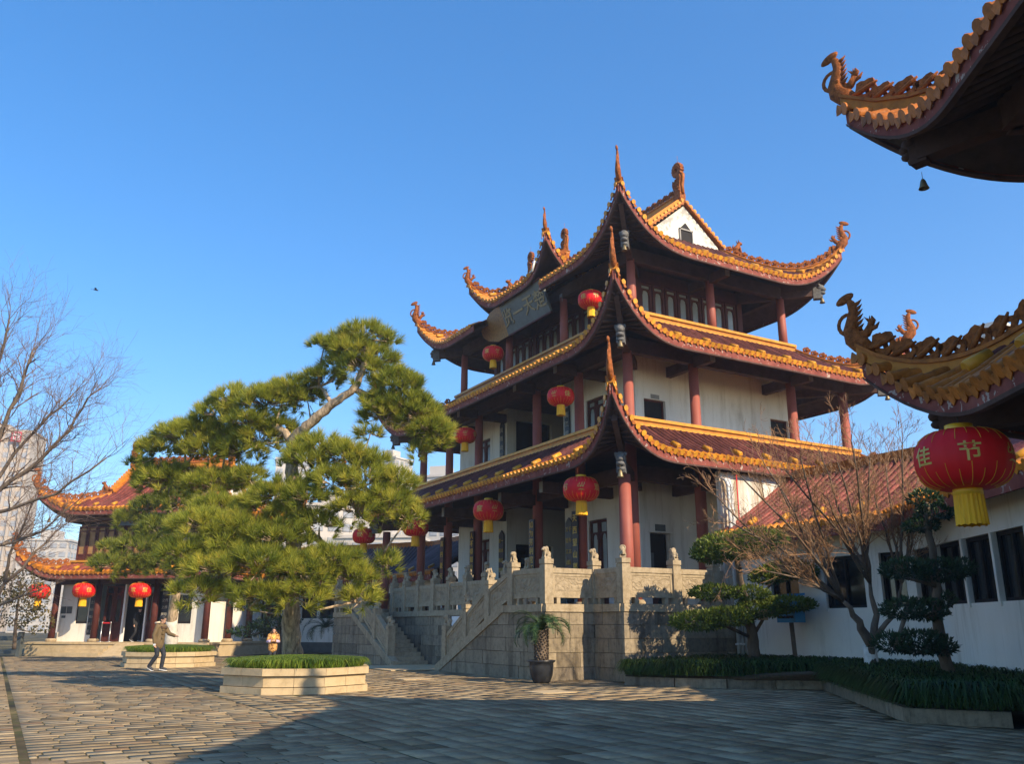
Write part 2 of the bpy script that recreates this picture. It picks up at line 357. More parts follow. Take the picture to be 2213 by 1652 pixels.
def make_crest():
    m = MB(); k = 18; O = []; I = []
    for j in range(k):
        t = 2 * pi * j / k; w = 1 + .14 * math.sin(5 * t + .6)
        O.append((.19 * w * math.cos(t), -.03, .16 + .16 * w * math.sin(t))); I.append((.085 * math.cos(t) + .02, -.03, .15 + .055 * math.sin(t + .4)))
    m.ring(O, I, (0, .06, 0))
    m.tube([(-.17, -.04, .04), (-.05, -.04, .12), (.06, -.04, .22), (.15, -.04, .30)], [.03, .04, .035, .015], 6)
    m.tube([(-.15, .04, .28), (-.03, .04, .2), (.1, .04, .06)], [.02, .04, .03], 6)
    return m.mesh('crest', ['ornament'])
CREST = make_crest()
def make_dragon():
    m = MB()
    m.tube([(-.16, 0, -.08), (0, 0, .06), (.12, 0, .2), (.16, 0, .36), (.11, 0, .54), (.07, 0, .7), (.1, 0, .84), (.14, 0, .9)], [.11, .165, .165, .13, .10, .085, .07, .05], 10)
    m.ell((.2, 0, .94), (.18, .07, .085), 10, 6, 0, Matrix.Rotation(.35, 3, 'Y'))
    m.tube([(.19 + .17 * math.cos(t), 0, .47 + .18 * math.sin(t)) for t in np.linspace(-2.3, 2.3, 12)], .036, 7)
    for z in np.linspace(.34, .78, 6): m.tube([(.06, 0, z), (-.03, 0, z + .03), (-.10, 0, z + .085)], [.05, .035, .004], 6)
    m.tube([(.0, 0, .2), (-.13, 0, .24), (-.22, 0, .36)], [.1, .085, .07], 8)
    m.tube([(-.2, 0, .36), (-.26, 0, .44), (-.24, 0, .52)], [.07, .05, .01], 7); m.tube([(-.19, 0, .3), (-.3, 0, .31), (-.36, 0, .38)], [.06, .04, .01], 7)
    for k in range(4): m.tube([(-.2, 0, .42), (-.2 + .05 * k - .06, .02, .5 + .03 * (k % 2))], [.03, .004], 5)
    for k in range(16): m.ell((rnd.uniform(-.02, .2), rnd.choice((-.1, .1)), rnd.uniform(.05, .5)), (.05, .03, .045), 6, 4)
    for v in range(len(m.v)): m.v[v] = (m.v[v][0], m.v[v][1] * .55, m.v[v][2])
    return m.mesh('dragon', ['ornament'])
DRAGON = make_dragon()
def make_finial():
    m = MB()
    m.box((0, 0, .1), (.42, .3, .22))
    m.prism([(.2, -.13, .2), (.17, -.13, .6), (.24, -.13, .95), (.2, -.13, 1.08), (.08, -.13, 1.1), (-.02, -.13, .9), (-.16, -.13, .86), (-.28, -.13, .72), (-.22, -.13, .5), (-.12, -.13, .2)], (0, .26, 0))
    m.tube([(.22, 0, .2), (.19, 0, .6), (.27, 0, .92), (.28, 0, 1.05), (.2, 0, 1.12), (.13, 0, 1.04)], [.07, .07, .075, .08, .07, .03], 8, 1)
    k = 30; O = []; I = []
    for j in range(k):
        t = 2 * pi * j / k; w = 1.12 if j % 2 else .96
        O.append((-.02 + .27 * w * math.cos(t), -.1, 1.36 + .31 * w * math.sin(t))); I.append((-.02 + .09 * math.cos(t), -.1, 1.34 + .1 * math.sin(t)))
    m.ring(O, I, (0, .2, 0))
    for s_ in (-1, 1):
        m.tube([(-.02 + (.21 - .02 * i) * math.cos(.55 * i), s_ * .11, 1.35 + (.23 - .02 * i) * math.sin(.55 * i)) for i in range(10)], .03, 5)
        for k in range(14): m.ell((rnd.uniform(-.2, .12), s_ * .13, rnd.uniform(.3, .95)), (.07, .05, .06), 6, 4)
    m.tube([(-.2, 0, .75), (-.34, 0, .86), (-.36, 0, 1.0)], [.08, .06, .02], 6); m.tube([(-.2, 0, .6), (-.33, 0, .62)], [.07, .02], 6)
    m.tube([(0, 0, 1.66), (.0, 0, 2.05)], .008, 4, 1)
    return m.mesh('finial', ['ornament', 'glaze_orange'])
FINIAL = make_finial()
def make_beast():
    m = MB(); m.box((0, 0, .05), (.34, .2, .1)); m.tube([(.1, 0, .1), (.08, 0, .26), (-.04, 0, .38), (-.1, 0, .5)], [.12, .12, .1, .08], 8)
    m.tube([(-.12, .05, .36), (-.14, .06, .1)], [.04, .05], 6); m.tube([(-.12, -.05, .36), (-.14, -.06, .1)], [.04, .05], 6)
    m.ell((-.16, 0, .54), (.13, .09, .08)); m.tube([(-.08, .05, .58), (-.04, .06, .68)], [.03, .008], 5); m.tube([(-.08, -.05, .58), (-.04, -.06, .68)], [.03, .008], 5)
    m.tube([(.16, 0, .15), (.24, 0, .3), (.2, 0, .42)], [.05, .04, .01], 6)
    return m.mesh('ridge_beast', ['ornament'])
BEAST = make_beast()
def make_bell(): return MB().lathe([(.005, .16), (.03, .15), (.055, .1), (.075, .02), (.09, -.03), (.11, -.07), (.10, -.07), (.07, -.02), (.0, .0)], 12).tube([(0, 0, .16), (0, 0, .32)], .006, 5).tube([(0, 0, .0), (0, 0, -.1)], [.006, .018], 5).mesh('bell', ['bronze'])
BELL = make_bell()
def make_bracket():
    m = MB(); m.box((0, 0, -.1), (.3, .26, .5)); m.ell((.12, 0, .12), (.2, .17, .15)); m.ell((.24, 0, .05), (.13, .12, .1)); m.ell((.2, 0, -.1), (.14, .13, .08)); m.ell((.1, 0, -.24), (.13, .14, .08))
    for s_ in (-1, 1): m.ell((.1, s_ * .14, .2), (.06, .05, .07)); m.ell((.2, s_ * .1, .14), (.04, .04, .04))
    return m.mesh('hip_bracket', ['grey_carved'])
BRACKET = make_bracket(); BRACKET_DARK = BRACKET.copy(); BRACKET_DARK.materials[0] = MATS['beam_dark']
SIDE = {'-y': ((1, 0), (0, -1)), '+y': ((1, 0), (0, 1)), '-x': ((0, 1), (-1, 0)), '+x': ((0, 1), (1, 0))}
class Roof:
    def __init__(s, parent, ring, o, F, R, L, zfb, inner, zt, rows=('-x', '-y'), pitch=.25, r=.074, body='glaze_brown', fh=.34, curve=.3, power=2.3,
                 ext=None, gap=None, cap_every=5, yellow=1.7, name='roof', tips=(), tip_h=1.3, eave=None, hips=None, ups=1.6, seg=.34, deck_sides=('-x', '-y', '+x', '+y'), mixcol=0.0, ycol='glaze_yellow', lead=1, deep=.45):
        s.__dict__.update(locals()); s.ze = zfb + fh + .02
        x0, x1, y0, y1 = ring; s.er = (x0 - o, x1 + o, y0 - o, y1 + o); s.obj = None
        s.ext = ext or {}; s.gap = gap or {}; eave = eave or EAVE_TILE
        dk = MB()
        for sd in deck_sides: s.deck(dk, sd)
        s.obj = dk.build(name, [body, 'soffit'], parent)
        for sd in deck_sides: s.fascia(sd)
        for sd in rows: s.tiles(sd, eave)
        for c in (hips if hips is not None else ((-1, -1), (1, -1), (-1, 1), (1, 1))): s.hip(*c, dragon=c in tips)
    def rng(s, sd):
        e, i = s.er, s.inner
        if sd in ('-y', '+y'): a = (e[0], e[1], i[0], i[1])
        else: a = (e[2], e[3], i[2], i[3])
        ne, ni = {'-y': (-e[2], -i[2]), '+y': (e[3], i[3]), '-x': (-e[0], -i[0]), '+x': (e[1], i[1])}[sd]
        return a, ne, ni
    def S(s, sd, a, b):
        (e0, e1, i0, i1), ne, ni = s.rng(sd); d = min(a - (e0 - s.F), (e1 + s.F) - a)
        g = max(0, 1 - max(d, 0) / s.L) ** s.power
        n = (ne + s.F * g) * (1 - b) + ni * b
        z = s.ze + (s.zt - s.ze) * (b * (1 - s.curve) + s.curve * b * b) + s.R * g * (1 - b) ** s.ups
        T, N = SIDE[sd]; return np.array([a * T[0] + n * N[0], a * T[1] + n * N[1], z])
    def bm(s, sd, a):
        (e0, e1, i0, i1), ne, ni = s.rng(sd)
        if i0 <= a <= i1: return 1.0
        d, run = (a - (e0 - s.F), i0 - (e0 - s.F)) if a < i0 else ((e1 + s.F) - a, (e1 + s.F) - i1)
        g = max(0, 1 - max(d, 0) / s.L) ** s.power; nh = (ne + s.F) - d * (ne + s.F - ni) / run; na = ne + s.F * g
        return min(1, max(0, (na - nh) / (na - ni + 1e-9)))
    def b0(s, sd, a):
        if sd in s.gap and s.gap[sd][0] < a < s.gap[sd][1]: return s.gap[sd][2]
        return 0.0
    def path(s, sd, a, ns):
        b0, bm = s.b0(sd, a), s.bm(sd, a); P = [s.S(sd, a, b0 + (bm - b0) * k / ns) for k in range(ns + 1)]
        (e0, e1, i0, i1), ne, ni = s.rng(sd)
        if sd in s.ext and i0 - 1e-6 <= a <= i1 + 1e-6:
            T, N = SIDE[sd]
            for n, z in s.ext[sd]: P.append(np.array([a * T[0] + n * N[0], a * T[1] + n * N[1], z]))
        return P
    def samples(s, sd, k=40):
        (e0, e1, i0, i1), ne, ni = s.rng(sd); A = list(np.linspace(e0 - s.F, e1 + s.F, k)) + [e0 - s.F + x * s.L for x in (.02, .06, .12, .2, .3)] + [e1 + s.F - x * s.L for x in (.02, .06, .12, .2, .3)]
        if sd in s.ext: A += [i0, i1]
        if sd in s.gap:
            for x in s.gap[sd][:2]: A += [x - .001, x + .001]
        return sorted(A)
    def deck(s, mb, sd):
        A = s.samples(sd); ns = 7; flip = sd in ('-x', '+y')
        for mi, dz in ((0, -.02), (1, -.24)):
            cols = [s.path(sd, a, ns) for a in A]
            for i in range(len(A) - 1):
                k = min(len(cols[i]), len(cols[i + 1])); vs = [p + (0, 0, dz) for p in cols[i][:k]] + [p + (0, 0, dz) for p in cols[i + 1][:k]]
                if mi == 1:
                    k = min(k, ns + 1)
                    vs = [p + (0, 0, dz) for p in cols[i][:k]] + [p + (0, 0, dz) for p in cols[i + 1][:k]]
                fs = [(j, k + j, k + j + 1, j + 1) for j in range(k - 1)]
                if flip == (mi == 0): fs = [f[::-1] for f in fs]
                mb.add(vs, fs, mi, True)
    def fascia(s, sd):
        T, N = SIDE[sd]; Nn = np.array([N[0], N[1], 0.0]); A = s.samples(sd, 60); runs = [A]
        if sd in s.gap: runs = [[a for a in A if a <= s.gap[sd][0]], [a for a in A if a >= s.gap[sd][1]]]
        for run in runs:
            m = MB()
            for i in range(len(run) - 1):
                p, q = s.S(sd, run[i], 0), s.S(sd, run[i + 1], 0); vs = []
                for e in (p, q): vs += [e + Nn * .0 + (0, 0, -.05), e + Nn * .05 + (0, 0, -.05), e + Nn * .045 + (0, 0, -s.fh), e - Nn * .02 + (0, 0, -s.fh)]
                m.add(vs, [(1, 2, 6, 5), (3, 0, 4, 7), (2, 3, 7, 6), (0, 1, 5, 4)], 0)
                vs = []
                for e in (p, q): vs += [e + Nn * .055 + (0, 0, -s.fh - .035), e + Nn * .065 + (0, 0, -s.fh + .01), e - Nn * .03 + (0, 0, -s.fh + .01), e - Nn * .03 + (0, 0, -s.fh - .035)]
                m.add(vs, [(0, 4, 5, 1), (0, 3, 7, 4), (3, 2, 6, 7)], 1)
            for e in (s.S(sd, run[0], 0), s.S(sd, run[-1], 0)):
                m.add([e + (0, 0, -.05), e + Nn * .05 + (0, 0, -.05), e + Nn * .045 + (0, 0, -s.fh), e - Nn * .02 + (0, 0, -s.fh)], [(0, 1, 2, 3)], 0)
            m.build('fascia', ['fascia', 'beam_dark'], s.obj)
    def tiles(s, sd, eave):
        (e0, e1, i0, i1), ne, ni = s.rng(sd); T, N = SIDE[sd]; a0, a1 = e0 - s.F + .07, e1 + s.F - .07; k = int((a1 - a0) / s.pitch); q = .01
        for i in range(k + 1):
            a = a0 + (a1 - a0) * i / k; b0 = s.b0(sd, a); bm = s.bm(sd, a)
            P = s.path(sd, a, 6); length = sum(np.linalg.norm(P[j + 1] - P[j]) for j in range(len(P) - 1)); ns = max(2, int(length / s.seg))
            # resample by length
            D = np.cumsum([0] + [np.linalg.norm(P[j + 1] - P[j]) for j in range(len(P) - 1)]); PP = np.array(P)
            pt = lambda d: np.array([np.interp(d, D, PP[:, c]) for c in range(3)])
            t = nrm(s.S(sd, a + q, b0) - s.S(sd, a - q, b0)); B = nrm(P[1] - P[0]); up = np.cross(t, B)
            if up[2] < 0: up = -up
            dtip = min(a - (e0 - s.F), (e1 + s.F) - a); allyel = dtip < s.yellow * .45
            if length > .3:
                m = MB(); n = 5
                for j in range(ns):
                    d0, d1 = length * j / ns, length * (j + 1) / ns; vs = []
                    for d, rr in ((d0, s.r), (d1 + .01, s.r * .9)):
                        c = pt(d); bb = nrm(pt(min(d + .05, length)) - pt(max(0, d - .05))); fr = dtip and 1 - min(1, d / max(length, .1))
                        tt = t; uu = nrm(np.cross(tt, bb)); uu = uu if uu[2] > 0 else -uu
                        vs += [c + tt * rr * math.cos(pi * g / n) + uu * rr * math.sin(pi * g / n) for g in range(n + 1)]
                    yel = allyel or (j < s.lead and dtip < s.yellow) or (dtip < s.yellow and rnd.random() < s.deep) or rnd.random() < s.mixcol
                    m.add(vs, [(g, g + 1, n + 2 + g, n + 1 + g) for g in range(n)], 1 if yel else 0, True)
                    m.add(vs[:n + 1], [tuple(range(n + 1))], 1 if yel else 0)
                m.build('tile_row', [s.body, s.ycol], s.obj)
            y = -B; M = frame(P[0] + up * .012 + y * .10, t, nrm(np.cross(up, t)) if np.dot(np.cross(up, t), y) > 0 else -nrm(np.cross(up, t)), up)
            link('eave_tile', eave, s.obj, M)
            if s.cap_every and i % s.cap_every == 2 and length > .7 and not allyel: link('cap_tile', CAP_TILE, s.obj, frame(pt(.38) + up * .03, t, y, up))
    def hippath(s, sx, sy, k=12):
        sd = '-y' if sy < 0 else '+y'; (e0, e1, i0, i1), ne, ni = s.rng(sd)
        ta, ia = (e0 - s.F, i0) if sx < 0 else (e1 + s.F, i1); out = []
        for j in range(k + 1):
            a = ta + (ia - ta) * j / k; out.append(s.S(sd, a, s.bm(sd, a)))
        return out
    def hip(s, sx, sy, dragon=True):
        P = s.hippath(sx, sy); dg = nrm((sx, sy, 0)); sdv = np.array([-dg[1], dg[0], 0])
        P = [P[0] + dg * .05 + (0, 0, .06)] + P[1:]
        m = MB(); k = len(P)
        for w, z0, z1, mi in ((.12, -.08, .07, 0), (.15, .07, .12, 1)):
            vs = []
            for p in P: vs += [p + sdv * w + (0, 0, z0), p - sdv * w + (0, 0, z0), p - sdv * w + (0, 0, z1), p + sdv * w + (0, 0, z1)]
            fs = [(4 * i + a, 4 * i + (a + 1) % 4, 4 * i + 4 + (a + 1) % 4, 4 * i + 4 + a) for i in range(k - 1) for a in range(4)] + [(3, 2, 1, 0), tuple(4 * k - 4 + x for x in range(4))]
            m.add(vs, fs, mi)
        hr = m.build('hip_ridge', ['glaze_yellow', 'glaze_orange'], s.obj)
        if not dragon: return
        sg = s.tip_h / 1.3; D = 0.16; i = 0; dist = [0]
        for j in range(k - 1): dist.append(dist[-1] + np.linalg.norm(P[j + 1] - P[j]))
        PP = np.array(P); d = .30
        while d < dist[-1] - .15:
            c = np.array([np.interp(d, dist, PP[:, x]) for x in range(3)]); c2 = np.array([np.interp(d + .1, dist, PP[:, x]) for x in range(3)])
            x = nrm(c2 - c); y = nrm(np.cross((0, 0, 1), x)); z = np.cross(x, y)
            sc_ = .9 if d < dist[-1] * .7 else .8
            link('ridge_crest', CREST, hr, frame(c + (0, 0, .1), x * sc_, y * sc_, z * sc_ * (1.0 if i % 2 else 1.12))); i += 1; d += .33
        x = dg; h = s.tip_h
        link('corner_dragon', DRAGON, hr, frame(P[0] + (0, 0, .08) - dg * .02, x * h, sdv * h, np.array([0, 0, 1]) * h))
def hip_beam(parent, a, b, w=.22, h=.3, nm='hip_beam'): MB().beam(a, b, w, h).build(nm, 'beam_dark', parent)
def gable_cap(roof, axis, along, mid, hw, zt, zr, sign, over=.22, rakes=True):
    """triangular plastered gable with tiled rakes; axis: ridge direction"""
    def P(u, z, off=0.0):   # u across the gable
        return (mid + u, along + sign * off, z) if axis == 'y' else (along + sign * off, mid + u, z)
    ext = (0, sign * .1, 0) if axis == 'y' else (sign * .1, 0, 0)
    g = MB(); g.prism([P(-hw + .05, zt - .3), P(hw - .05, zt - .3), P(hw * .9, zt + .05), P(0, zr - .02), P(-hw * .9, zt + .05)], ext)
    go = g.build('gable', 'plaster_peeling', roof)
    inner = MB(); e2 = tuple(x * 1.25 for x in ext); inner.prism([P(-hw * .66, zt - .3), P(hw * .66, zt - .3), P(hw * .58, zt), P(0, zr - .45), P(-hw * .58, zt)], e2); inner.build('gable_panel', 'plaster', go)
    for s_ in (-1, 1):
        A, B = np.array(P(s_ * hw * 1.02, zt + .02, over)), np.array(P(0, zr + .1, over)); A0, B0 = np.array(P(s_ * hw * 1.02, zt + .02)), np.array(P(0, zr + .1))
        d = nrm(B - A); out = nrm(np.array(P(0, 0, 1)) - np.array(P(0, 0, 0))); n = np.cross(d, out); n = n if n[2] > 0 else -n
        m = MB(); m.add([A0 - out * .3, B0 - out * .3, B + out * .03, A + out * .03, A0 - out * .3 + n * .06, B0 - out * .3 + n * .06, B + out * .03 + n * .06, A + out * .03 + n * .06], [(0, 1, 2, 3), (4, 7, 6, 5), (0, 3, 7, 4), (3, 2, 6, 7), (2, 1, 5, 6), (1, 0, 4, 5)]); m.build('rake', 'glaze_orange', go)
        L = np.linalg.norm(B - A); k = int(L / .235)
        for i in range(k + 1):
            c = A + d * (L * (i + .3) / (k + .6)); link('eave_tile', EAVE_TILE, go, frame(c + n * .07, nrm(np.cross(out, n)), out, n))
        MB().beam(A0 + n * .16 - out * .1, B0 + n * .16 - out * .1, .2, .2).build('rake_ridge', 'glaze_yellow', go)
    return go
def ridge(roof, a, b, h=.42, fin=1.0, ends=(1, 1), crest=True):
    a, b = np.array(a, float), np.array(b, float); d = nrm(b - a); L = np.linalg.norm(b - a); sd = np.cross(d, (0, 0, 1))
    m = MB(); m.beam(a + (0, 0, h / 2), b + (0, 0, h / 2), .2, h, 0); m.beam(a + (0, 0, h), b + (0, 0, h), .28, .07, 1); m.beam(a + (0, 0, .03), b + (0, 0, .03), .3, .08, 1)
    ro = m.build('main_ridge', ['glaze_yellow', 'glaze_orange'], roof)
    if crest:
        t = .7
        while t < L - .6: link('ridge_crest', CREST, ro, frame(a + d * t + (0, 0, h + .03), d * 1.1, -sd * 1.1, np.array([0, 0, 1.1]))); t += .38
    for e, p, dd in ((ends[0], a, -d), (ends[1], b, d)):
        if e: link('finial', FINIAL, ro, frame(p - dd * .2 + (0, 0, h * .6), dd * fin, np.cross((0, 0, 1), dd) * fin, np.array([0, 0, fin])))
    return ro
def openings_wall(mb, p0, d, L, z0, z1, th, ops, mi=0):
    """wall of thickness th along d from p0 with rectangular openings (u0,u1,za,zb)"""
    d = np.array(d, float); p0 = np.array(p0, float); cuts = sorted({0, L} | {x for o in ops for x in o[:2]}); rz = math.atan2(d[1], d[0])
    for a, b in zip(cuts, cuts[1:]):
        zs = sorted([(o[2], o[3]) for o in ops if o[0] <= a + 1e-6 and o[1] >= b - 1e-6]); z = z0
        for za, zb in zs + [(z1, z1)]:
            if za - z > 1e-3:
                c = p0 + d * (a + b) / 2; mb.box((c[0], c[1], (z + za) / 2), (b - a, th, za - z), mi, rz)
            z = zb
def lattice_leaf(parent, o, xd, nd, w, h, wood='wood_red', pane='lattice_pane', arch=True, nm='window', low=.3):
    """one framed leaf: stiles, rails, shaped pane; o = lower left corner, xd along, nd outward"""
    o, xd, nd = np.array(o, float), np.array(xd, float), np.array(nd, float); z = np.array([0, 0, 1.0]); m = MB()
    bar = lambda u0, u1, v0, v1, t=.06: m.prism([o + xd * u0 + z * v0, o + xd * u1 + z * v0, o + xd * u1 + z * v1, o + xd * u0 + z * v1], nd * t)
    s = min(.09, w * .16); bar(0, s, 0, h); bar(w - s, w, 0, h); bar(s, w - s, 0, s); bar(s, w - s, h - s, h)
    if low > 0: bar(s, w - s, low, low + s * .8); bar(s, w - s, s, low, .03)
    hh = h * .84; bar(s, w - s, hh, hh + s * .8)
    if arch:
        for k in range(2):
            u = s if k == 0 else w - s; sg = 1 if k == 0 else -1
            m.prism([o + xd * u + z * hh, o + xd * (u + sg * w * .24) + z * hh, o + xd * (u + sg * w * .12) + z * (hh - .06), o + xd * (u + sg * w * .1) + z * (hh - .16), o + xd * (u + sg * .01) + z * (hh - .26)], nd * .05)
            m.prism([o + xd * u + z * (low + s), o + xd * (u + sg * w * .2) + z * (low + s), o + xd * (u + sg * w * .06) + z * (low + s + .12), o + xd * (u + sg * .005) + z * (low + s + .3)], nd * .05)
            m.prism([o + xd * (u + sg * w * .02) + z * (low + s + .2), o + xd * (u + sg * w * .1) + z * (low + s + .2), o + xd * (u + sg * w * .1) + z * (hh - .2), o + xd * (u + sg * w * .02) + z * (hh - .2)], nd * .03)
    f = m.build(nm, wood, parent)
    p = MB(); p.prism([o + xd * s * .8 + z * (low if low > 0 else s * .8), o + xd * (w - s * .8) + z * (low if low > 0 else s * .8), o + xd * (w - s * .8) + z * (h - s * .8), o + xd * s * .8 + z * (h - s * .8)], nd * .012); p.build('pane', pane, f)
    return f
# ------------------------------------------------------------------ the three-storey hall
TX, TY = 16.808, 21.509
N_, WB = 2.834, 4.722
BX, BY = 2 * N_ + WB, 4 * N_ + WB
I3 = 1.40; Q3, P3 = (BX - 2 * I3) / 2, (BY - 2 * I3) / 3
T = thing('pagoda_hall', (TX, TY, 0), 'three-storey white walled hall with upturned yellow tiled eaves on stone terrace', 'hall')
YS = [0, N_, 2 * N_, 2 * N_ + WB, 3 * N_ + WB, BY]; XS = [0, N_, N_ + WB, BX]
XS3 = [I3, I3 + Q3, I3 + 2 * Q3]; YS3 = [I3 + k * P3 for k in range(4)]
ZF = 2.02
# roofs
r1 = Roof(T, (0, BX, 0, BY), 2.3, .52, 1.62, 3.0, 6.02, (-.3, BX + .3, -.3, BY + .3), 7.6, tips=((-1, -1), (1, -1), (-1, 1)), tip_h=1.12, curve=.2, power=2.5, ups=1.2)
r2 = Roof(T, (0, BX, 0, BY), 1.5, .33, 1.68, 3.2, 9.98, (1.1, BX - 1.1, 1.1, BY - 1.1), 11.93, tips=((-1, -1), (1, -1), (-1, 1)), tip_h=1.15, curve=.25, power=2.5, ups=1.2)
XM, YM = BX / 2, BY / 2; GY = 24.2 - TY; HW = 1.95
r3 = Roof(T, (I3, BX - I3, I3, BY - I3), 1.5, .27, 1.65, 3.6, 14.08, (XM - HW, XM + HW, GY, BY - GY), 16.45, tips=((-1, -1), (1, -1), (-1, 1)), tip_h=1.12, curve=.25, power=2.5, ups=1.2,
          ext={'-x': [(-XM + .95, 17.2), (-XM + .1, 18.05)], '+x': [(XM + .95, 17.2), (XM + .1, 18.05)]}, gap={'-x': (YM - 2.8, YM + 2.8, .5)})
for sg, gy in ((-1, GY), (1, BY - GY)):
    g = gable_cap(r3.obj, 'y', gy, XM, HW, 16.45, 18.0, sg)
    if sg < 0:
        w = MB(); w.prism([(XM - .3, gy - .16, 16.25), (XM + .3, gy - .16, 16.25), (XM + .3, gy - .16, 16.9), (XM, gy - .16, 17.2), (XM - .3, gy - .16, 16.9)], (0, .03, 0)); w.build('attic_opening', 'dark_inside', g)
        f = MB(); f.b2((XM + .3, gy - .2, 16.25), (XM + .35, gy - .1, 16.9)); f.b2((XM - .35, gy - .2, 16.25), (XM - .3, gy - .1, 16.9)); f.b2((XM - .35, gy - .2, 16.84), (XM + .35, gy - .1, 16.9)); f.build('opening_frame', 'beam_grey', g)
ridge(r3.obj, (XM, GY - .1, 18.05), (XM, BY - GY + .1, 18.05), .5, 1.0)
link('ridge_beast', BEAST, r3.obj, frame((XM + HW + .65, GY - .35, 16.3), np.array([-1, 0, 0]), np.array([0, -1, 0]), np.array([0, 0, 1])))
link('ridge_beast', BEAST, r3.obj, frame((XM - HW - .55, BY - GY + .3, 16.3), np.array([1, 0, 0]), np.array([0, 1, 0]), np.array([0, 0, 1])))
# raised porch roof in the middle of the long side
r4 = Roof(T, (.75, 3.4, YM - 2.4, YM + 2.4), .55, .3, 1.25, 2.3, 14.82, (2.0, 3.6, YM - 1.6, YM + 1.6), 16.55, rows=('-x', '-y', '+y'), deck_sides=('-x', '-y', '+y'), tips=((-1, -1), (-1, 1)), hips=((-1, -1), (-1, 1)), tip_h=.85, curve=.2, power=2.3, ups=1.2, name='porch_roof', cap_every=4)
ridge(r4.obj, (2.05, YM - 1.6, 16.5), (2.05, YM + 1.6, 16.5), .3, .72)
for yy in (YM - 1.9, YM + 1.9): link('ridge_beast', BEAST, r4.obj, frame((1.3, yy, 15.9), np.array([1, 0, 0]), np.array([0, 1, 0]), np.array([0, 0, 1])))
# ridge strips at the foot of the upper storeys
def strip(roof, rect, z0, z1):
    x0, x1, y0, y1 = rect
    for (a, b) in (((x0, y0), (x1, y0)), ((x0, y0), (x0, y1)), ((x1, y0), (x1, y1)), ((x0, y1), (x1, y1))):
        m = MB(); z = (z0 + z1) / 2
        for w, za, zb, mi in ((.12, z0 - .12, z1 - .1, 0), (.24, z1 - .1, z1, 1), (.2, z0 + .0, z0 + .06, 1)): m.beam((*a, (za + zb) / 2), (*b, (za + zb) / 2), w, zb - za, mi)
        m.build('eave_ridge', ['glaze_yellow', 'glaze_gold'], roof)
strip(r1.obj, (-.28, BX + .28, -.28, BY + .28), 7.6, 7.88); strip(r2.obj, (1.12, BX - 1.12, 1.12, BY - 1.12), 11.93, 12.22)
# columns
def col_mesh(h, r0=.19, r1=.165): return MB().lathe([(r0 * 1.5, 0), (r0 * 1.55, .1), (r0 * 1.25, .18)], 14, mi=1).lathe([(r0, .18), (r0, h * .4), (r1, h)], 14).mesh('column', ['column_red', 'stone_pale'])
cmA, cmB, cmC = col_mesh(10.15 - ZF), col_mesh(5.75 - ZF, .2, .18), col_mesh(14.3 - 12.0, .17, .15)
spots = [(0, y) for y in YS] + [(x, 0) for x in XS[1:]] + [(BX, y) for y in YS[1:]] + [(x, BY) for x in XS[1:-1]]
for x, y in spots: link('column', cmA, T, Matrix.Translation((x, y, ZF)))
for x, y in ((-1.25, -1.25), (BX + 1.25, -1.25), (-1.25, BY + 1.25), (BX + 1.25, BY + 1.25)): link('column', cmB, T, Matrix.Translation((x, y, ZF)))
spots3 = [(XS3[0], y) for y in YS3] + [(x, YS3[0]) for x in XS3[1:]] + [(XS3[2], y) for y in YS3[1:]] + [(XS3[1], YS3[3])]
for x, y in spots3: link('column', cmC, T, Matrix.Translation((x, y, 12.0)))
# beams
def ring_beams(x0, x1, y0, y1, z0, z1, w=.24):
    for a, b in (((x0, y0), (x1, y0)), ((x0, y0), (x0, y1)), ((x1, y0), (x1, y1)), ((x0, y1), (x1, y1))): MB().beam((*a, (z0 + z1) / 2), (*b, (z0 + z1) / 2), w, z1 - z0).build('ring_beam', 'beam_dark', T)
ring_beams(0, BX, 0, BY, 5.86, 6.3); ring_beams(0, BX, 0, BY, 10.12, 10.6); ring_beams(XS3[0], XS3[2], YS3[0], YS3[3], 14.22, 14.7)
def cross(p, q, z0, z1):
    m = MB(); m.beam((*p, (z0 + z1) / 2), (*q, (z0 + z1) / 2), .2, z1 - z0, 0); d = nrm((q[0] - p[0], q[1] - p[1], 0)); e = np.array([*q, (z0 + z1) / 2])
    m.beam(e, e + d * .03, .19, z1 - z0 - .02, 1); m.build('cross_beam', ['beam_dark', 'beam_grey'], T)
for y in YS[1:-1]:
    cross((1.3, y), (-1.6, y), 5.72, 6.1); cross((1.3, y), (-.98, y), 9.98, 10.36)
for x in XS[1:-1]:
    cross((x, 1.3), (x, -1.6), 5.72, 6.1); cross((x, 1.3), (x, -.98), 9.98, 10.36)
for y in YS3[1:-1]: cross((2.6, y), (1.3, y), 14.1, 14.46)
cross((XS3[1], 2.6), (XS3[1], .42), 14.1, 14.46)
for (cx_, cy_, zc, d_, inn) in ((0, 0, 5.95, 2.5, 1.3), (0, 0, 10.2, 1.55, 1.3), (I3, I3, 14.35, 1.55, 1.2)):
    for sx, sy, px, py in ((-1, -1, cx_, cy_), (1, -1, BX - cx_, cy_), (-1, 1, cx_, BY - cy_)):
        hip_beam(T, (px - sx * inn, py - sy * inn, zc), (px + sx * d_ * .62, py + sy * d_ * .62, zc + .02)); hip_beam(T, (px + sx * d_ * .5, py + sy * d_ * .5, zc + .2), (px + sx * d_ * .98, py + sy * d_ * .98, zc + 1.15), .16, .22, 'corner_rafter')
        k = .66 * d_; dg = nrm((sx, sy, 0)); link('hip_bracket', BRACKET, T, frame((px + sx * k, py + sy * k, zc + .1), dg, np.cross((0, 0, 1), dg), np.array([0, 0, 1])))
